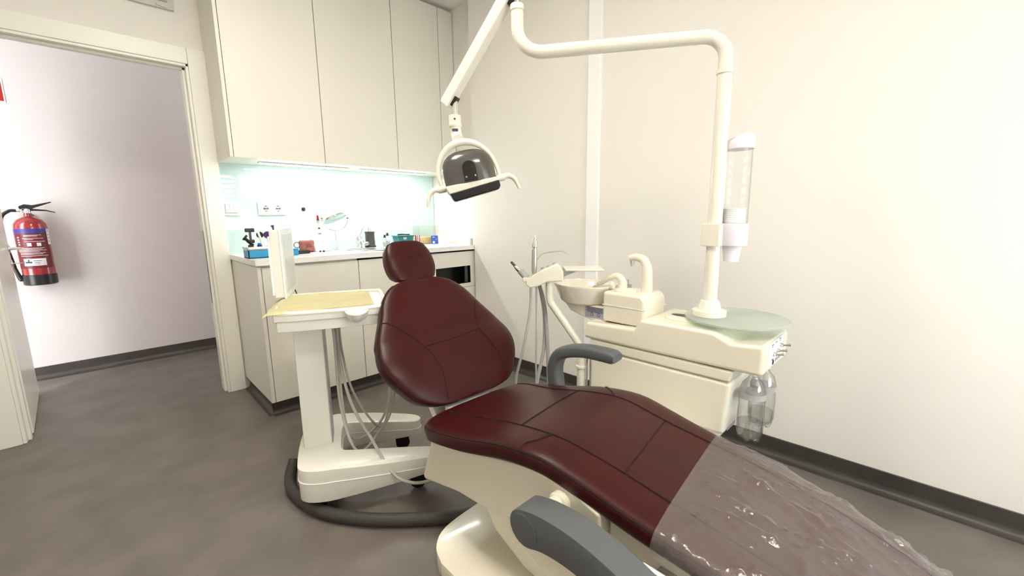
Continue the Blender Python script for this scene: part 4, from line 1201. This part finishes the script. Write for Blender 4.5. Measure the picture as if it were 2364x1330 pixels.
# earphones
t = on_top('earphone_pair', 'tiny pair of white and black earphones on the worktop', 'earphones', 1.07, 2.96)
b = lathe([(0, 0), (.007, .002), (.008, .007), (.005, .012), (0, .013)], (1.062, 2.965, Z0), 14)
obj('earbud', b, 'black', t)
b = lathe([(0, 0), (.007, .002), (.008, .007), (.005, .012), (0, .013)], (1.083, 2.955, Z0), 14)
obj('earbud', b, 'black', t)
obj('stalk', tube(cr([(1.062, 2.965, Z0+.006), (1.052, 2.96, Z0+.012), (1.05, 2.955, Z0+.003)], 4), .0025, 8), 'cup', t)
# curing light
CLX, CLY = 1.105, 3.075
t = on_top('curing_light', 'white curing light standing in its charger with a round shield', 'curing light', CLX, CLY)
b = prism([(-.055, 0), (.060, 0), (.052, .018), (.02, .045), (-.035, .045), (-.050, .03)], 'y', -.04, .04, .006, mtx=Matrix.Translation((CLX+.005, CLY, Z0)))
obj('charger_base', b, 'white', t)
wd = obj('wand', lathe([(.016, .03), (.018, .05), (.018, .13), (.016, .165), (.012, .20), (.009, .215)], (CLX, CLY, Z0), 24), 'white', t)
obj('tip', lathe([(.009, 0), (.0075, .012), (.006, .034), (0, .036)], (CLX, CLY, Z0+.215), 16), 'signred', t)
obj('shield', lathe([(0, 0), (.034, 0), (.034, .002), (0, .002)], (CLX, CLY, Z0+.214), 32), thin_clear('smoked_shield', (.10, .08, .07), .02, .03, .05), t)
obj('button', cyl((CLX-.003, CLY-.0165, Z0+.160), .006, .003, 16, axis=(-.1, -1, 0)), 'black', wd)
obj('display', box(CLX-.012, CLX+.008, CLY-.0195, CLY-.0165, Z0+.120, Z0+.125), 'darkgrey', wd)
# cosmetic mirror
MX, MY = 1.245, 3.13
t = on_top('table_mirror', 'round tilting chrome table mirror on a slim stem', 'mirror', MX, MY)
obj('foot', lathe([(0, 0), (.062, 0), (.064, .004), (.058, .009), (.015, .014), (0, .015)], (MX, MY, Z0), 36), 'chrome', t)
obj('stem', tube([(MX, MY, Z0+.01), (MX, MY, Z0+.135)], .0062, 14), 'chrome', t)
sdv = Vector((.80, -.60, 0)); R_ = .091; mc = Vector((MX, MY, Z0+.228))
obj('half_ring', tube([mc+sdv*R_*math.cos(a)+Vector((0, 0, R_*math.sin(a))) for a in [PI+PI*k/24 for k in range(25)]], .0035, 10), 'chrome', t)
mn = (Vector((-.60, -.80, 0))*.12+Vector((0, 0, 1))).normalized(); mn = (Vector((-.25, .33, .88))).normalized()
f_ = obj('mirror_rim', lathe([(.083, -.006), (.088, -.006), (.089, 0), (.088, .006), (.083, .006), (.083, -.006)], mc, 44, axis=mn), 'chrome', t)
obj('mirror_disc', lathe([(0, -.004), (.083, -.004), (.083, .004), (0, .004)], mc, 40, axis=mn), 'mirror', f_)
b = cyl(mc-sdv*.096, .005, .012, 12, axis=sdv); cyl(mc+sdv*.084, .005, .012, 12, axis=sdv, bm=b)
obj('hinge', b, 'darkgrey', t)
# mixer tap
FX, FY_ = 1.425, 3.155
t = on_top('mixer_tap', 'chrome single lever mixer tap behind the round sink', 'tap', FX, FY_)
obj('tap_body', lathe([(.027, 0), (.027, .004), (.022, .008), (.021, .06), (.023, .075), (.018, .088), (0, .090)], (FX, FY_, Z0), 28), 'chrome', t)
obj('spout', tube(cr([(FX, FY_-.01, Z0+.045), (FX-.01, FY_-.06, Z0+.062), (FX-.015, FY_-.10, Z0+.060), (FX-.016, FY_-.118, Z0+.042)], 6), .012, 16), 'chrome', t)
obj('lever', tube(cr([(FX, FY_, Z0+.088), (FX+.02, FY_+.0, Z0+.125), (FX+.045, FY_+.0, Z0+.165)], 5), [.010-.0004*k for k in range(11)], 12), 'chrome', t)
obj('knob', lathe([(0, 0), (.014, .002), (.016, .015), (.012, .03), (0, .032)], (FX+.03, FY_-.035, Z0+.03), 18, axis=(.6, -.7, .2)), 'chrome', t)
# soap dispenser
t = on_top('soap_dispenser', 'charcoal soap dispenser with chrome pump behind the sink', 'soap dispenser', 1.535, 3.19)
pos = (1.535, 3.19, Z0)
obj('jar', lathe([(0, 0), (.042, 0), (.042, .010), (.037, .013), (.035, .075), (.036, .112), (.039, .115), (.039, .121), (0, .123)], pos, 32), 'darkgrey', t)
obj('base_ring', lathe([(.0425, 0), (.044, .001), (.044, .010), (.0425, .011)], pos, 32), 'black', t)
b = lathe([(.014, .122), (.014, .145), (.006, .148), (.006, .175), (.010, .177), (.010, .185), (0, .187)], pos, 20)
tube(cr([(1.535, 3.19, Z0+.181), (1.520, 3.165, Z0+.183), (1.508, 3.145, Z0+.174)], 4), .0045, 10, bm=b)
obj('pump', b, 'chrome', t)
# small glass bottles
for k, (x, y, h_) in enumerate(((1.615, 3.10, .072), (1.655, 3.13, .085))):
    t = on_top('glass_bottle', ('short clear bottle with dark stopper beside the teal tub', 'taller clear bottle with dark stopper beside the teal tub')[k], 'bottle', x, y, group='small bottles behind the headrest')
    obj('bottle_body', lathe([(0, 0), (.016, 0), (.017, .003), (.017, h_*.7), (.008, h_*.85), (.008, h_)], (x, y, Z0), 20), 'clear', t)
    obj('liquid', lathe([(0, .002), (.0155, .002), (.0155, h_*.5), (0, h_*.5)], (x, y, Z0), 18), 'greyl', t)
    obj('stopper', lathe([(.010, 0), (.011, .008), (.006, .014), (.012, .022), (0, .023)], (x, y, Z0+h_), 16), 'black', t)
# teal tub with gun on top, striped packet
t = on_top('teal_tub', 'dark teal plastic tub partly hidden by the headrest', 'tub', 1.80, 3.14)
obj('tub_body', prism([(-.06, 0), (.06, 0), (.072, .075), (-.072, .075)], 'y', -.05, .05, .006, mtx=Matrix.Translation((1.80, 3.14, Z0))), 'teal', t)
obj('tub_lid', box(1.722, 1.878, 3.085, 3.195, Z0+.074, Z0+.082, .003), 'teal', t)
obj('clip', box(1.77, 1.80, 3.080, 3.086, Z0+.05, Z0+.07, .002), 'greyl', t)
t = thing('black_forceps', 'black forceps lying on the teal tub', 'tool', (1.80, 3.13, Z0+.0825))
b = tube(cr([(1.74, 3.12, Z0+.088), (1.79, 3.125, Z0+.090), (1.86, 3.14, Z0+.087)], 5), .004, 8)
obj('arm', b, 'black', t)
obj('arm', tube(cr([(1.75, 3.14, Z0+.088), (1.79, 3.128, Z0+.091), (1.85, 3.12, Z0+.087)], 5), .004, 8), 'black', t)
obj('pad', box(1.745, 1.795, 3.112, 3.13, Z0+.086, Z0+.096, .004), 'black', t)
t = on_top('striped_packet', 'red and white striped packet leaning beside the teal tub', 'packet', 1.925, 3.12)
for k in range(5):
    obj('stripe', box(1.905+k*.008, 1.913+k*.008, 3.115, 3.125, Z0, Z0+.078, .0005), ('signred', 'paperw')[k % 2], t)
# acrylic box with yellow paper
ax0, ax1, ay0, ay1 = 1.955, 2.165, 3.14, 3.24
t = on_top('acrylic_box', 'clear acrylic box holding yellow paper in the corner', 'box', 2.06, 3.19)
b = box(ax0, ax1, ay0, ay0+.003, Z0, Z0+.155); box(ax0, ax1, ay1-.003, ay1, Z0, Z0+.155, bm=b); box(ax0, ax0+.003, ay0, ay1, Z0, Z0+.155, bm=b); box(ax1-.003, ax1, ay0, ay1, Z0, Z0+.155, bm=b); box(ax0, ax1, ay0, ay1, Z0, Z0+.003, bm=b)
obj('walls', b, 'clear', t)
t = thing('yellow_paper_stack', 'stack of yellow paper inside the acrylic box', 'paper', (2.06, 3.19, Z0+.003))
for k in range(4):
    obj('bundle', box(ax0+.006, ax1-.006-.003*k, ay0+.006, ay1-.006, Z0+.004+k*.014, Z0+.017+k*.014, .001), 'orange', t)
t = on_top('blue_carton', 'small upright blue and white carton before the acrylic box', 'carton', 2.075, 3.085)
mt = Matrix.Translation((2.075, 3.09, Z0)) @ Matrix.Rotation(-.35, 4, 'Z')
bb = obj('carton_body', box(-.026, .026, -.018, .018, 0, .070, .001, mtx=mt), 'bluedark', t)
bb.data.materials[0] = mat('carton_blue', (.02, .09, .50), .4, var=.03, vscale=20)
obj('white_panel', box(-.020, -.002, -.0187, -.0178, .006, .024, mtx=mt), 'paperw', t)
b = box(-.020, .0, -.0187, -.0178, .052, .062, mtx=mt); box(.004, .020, -.0187, -.0178, .044, .048, mtx=mt, bm=b); box(.004, .016, -.0187, -.0178, .034, .038, mtx=mt, bm=b)
obj('print', b, 'sticker', t)
t = on_top('white_jug', 'white plastic measuring jug in the worktop corner', 'jug', 2.135, 3.03)
obj('jug_body', lathe([(0, 0), (.034, 0), (.036, .004), (.040, .088), (.042, .090), (.039, .090), (.034, .006), (0, .006)], (2.12, 3.03, Z0), 32), 'paperw', t)
obj('handle', tube(cr([(2.15, 3.005, Z0+.075), (2.172, 2.985, Z0+.070), (2.170, 2.988, Z0+.035), (2.148, 3.006, Z0+.025)], 6), .005, 10), 'paperw', t)

# ------------------------------------------------------------------ corridor: extinguisher and its sign
EX, EY, EZ = -.345, YC-.095, .725
ext = thing('fire_extinguisher', 'red fire extinguisher with black base hung on the corridor wall', 'fire extinguisher', (EX, EY, EZ))
R_ = .083
obj('cylinder', lathe([(0, .05), (R_, .05), (R_, .405), (R_*.97, .430), (R_*.80, .458), (R_*.45, .476), (.022, .484), (.022, .505), (0, .505)], (EX, EY, EZ), 44), 'red', ext)
obj('base_boot', lathe([(0, 0), (R_-.004, 0), (R_+.003, .006), (R_+.003, .072), (R_, .075), (0, .075)], (EX, EY, EZ), 44), 'black', ext)
def wrap(a0, a1, z0, z1, rr, bm=None, n=12):
    t = bmesh.new(); vs = []
    for k in range(n+1):
        a = math.radians(a0+(a1-a0)*k/n)
        vs.append((t.verts.new((EX+rr*math.sin(a), EY-rr*math.cos(a), EZ+z0)), t.verts.new((EX+rr*math.sin(a), EY-rr*math.cos(a), EZ+z1))))
    for p, q in zip(vs, vs[1:]): t.faces.new((p[0], q[0], q[1], p[1]))
    if bm is None: bm = bmesh.new()
    return absorb(bm, t)
obj('label_band', wrap(-80, 70, .365, .398, R_+.0006), 'bluelabel', ext)
lb = obj('label', wrap(-80, 66, .12, .365, R_+.0005), 'redlabel', ext)
b = B()
for (z, a0, a1) in ((.352, -25, 35), (.345, -25, 20), (.330, -30, 40), (.322, -25, 5), (.308, -25, 45), (.262, -60, 40), (.254, -60, 30), (.246, -60, 45), (.238, -55, 20), (.228, -50, 40), (.220, -50, 30), (.208, -50, 48)):
    wrap(a0, a1, z, z+.0028, R_+.0012, b, 8)
for a in (-18, 14): wrap(a, a+15, .277, .300, R_+.0012, b, 4)
for k in range(4): wrap(-52, -44, .335-k*.017, .343-k*.017, R_+.0012, b, 3)
obj('print', b, 'printw', lb)
stk = obj('service_sticker', wrap(-42, 36, .140, .190, R_+.0014), 'printw', lb)
b = B()
wrap(-36, -12, .158, .170, R_+.002, b, 5); wrap(-26, -20, .168, .184, R_+.002, b, 3); wrap(-8, 20, .172, .176, R_+.002, b, 5); wrap(-5, 14, .160, .164, R_+.002, b, 5); wrap(-8, 14, .150, .153, R_+.002, b, 5)
obj('print', b, 'ink', stk)
sl = obj('inspection_label', wrap(60, 84, .285, .395, R_+.0013), 'printw', lb)
b = B()
for k in range(4): wrap(64, 74, .305+.024*k, .309+.024*k, R_+.002, b, 3)
obj('print', b, 'ink', sl)
obj('valve', lathe([(.016, .503), (.018, .508), (.018, .530), (.012, .538), (0, .540)], (EX, EY, EZ), 20), 'chrome', ext)
hd_ = prism([(-.035, .535), (.012, .530), (.03, .540), (.12, .580), (.125, .588), (.03, .562), (-.01, .568), (-.038, .552)], 'y', -.011, .011, .003, mtx=Matrix.Translation((EX, EY, EZ)))
obj('squeeze_lever', hd_, 'black', ext)
hd_ = prism([(-.03, .526), (.02, .522), (.09, .520), (.135, .508), (.136, .514), (.09, .530), (.02, .538), (-.03, .538)], 'y', -.010, .010, .002, mtx=Matrix.Translation((EX, EY, EZ)))
obj('carry_handle', hd_, 'black', ext)
obj('safety_ring', tube([(EX-.012+.016*math.cos(a), EY-.022, EZ+.522+.014*math.sin(a)) for a in [2*PI*k/16 for k in range(16)]], .0018, 8, closed=True), 'chrome', ext)
b = tube([(EX-.015, EY, EZ+.520), (EX-.055, EY-.004, EZ+.524)], .008, 10)
obj('hose_fitting', b, 'chrome', ext)
b = tube(cr([(EX-.05, EY-.004, EZ+.524), (EX-.085, EY-.006, EZ+.520), (EX-.125, EY-.006, EZ+.47), (EX-.130, EY-.004, EZ+.33), (EX-.118, EY-.004, EZ+.20), (EX-.110, EY-.004, EZ+.13)], 8), .0105, 12)
obj('hose', b, 'black', ext)
b = tube(cr([(EX-.113, EY-.004, EZ+.14), (EX-.100, EY-.006, EZ+.075), (EX-.09, EY-.008, EZ+.04)], 6), [.010+.0004*k for k in range(13)], 12)
box(EX-.10, EX-.06, EY-.012, EY+.012, EZ+.03, EZ+.048, .003, bm=b)
obj('nozzle', b, 'black', ext)
b = box(EX-.02, EX+.02, EY+R_*.9, YC-.001, EZ+.40, EZ+.50, .003)
obj('wall_bracket', b, 'black', ext)
t = thing('extinguisher_sign', 'red safety sign with white border on the corridor wall', 'sign', (-.43, YC-.002, 1.985))
obj('border', box(-.505, -.348, YC-.004, YC-.0005, 1.985, 2.142, .0005), 'paperw', t)
obj('panel', box(-.498, -.355, YC-.0052, YC-.0035, 1.992, 2.135, .0003), 'signred', t)
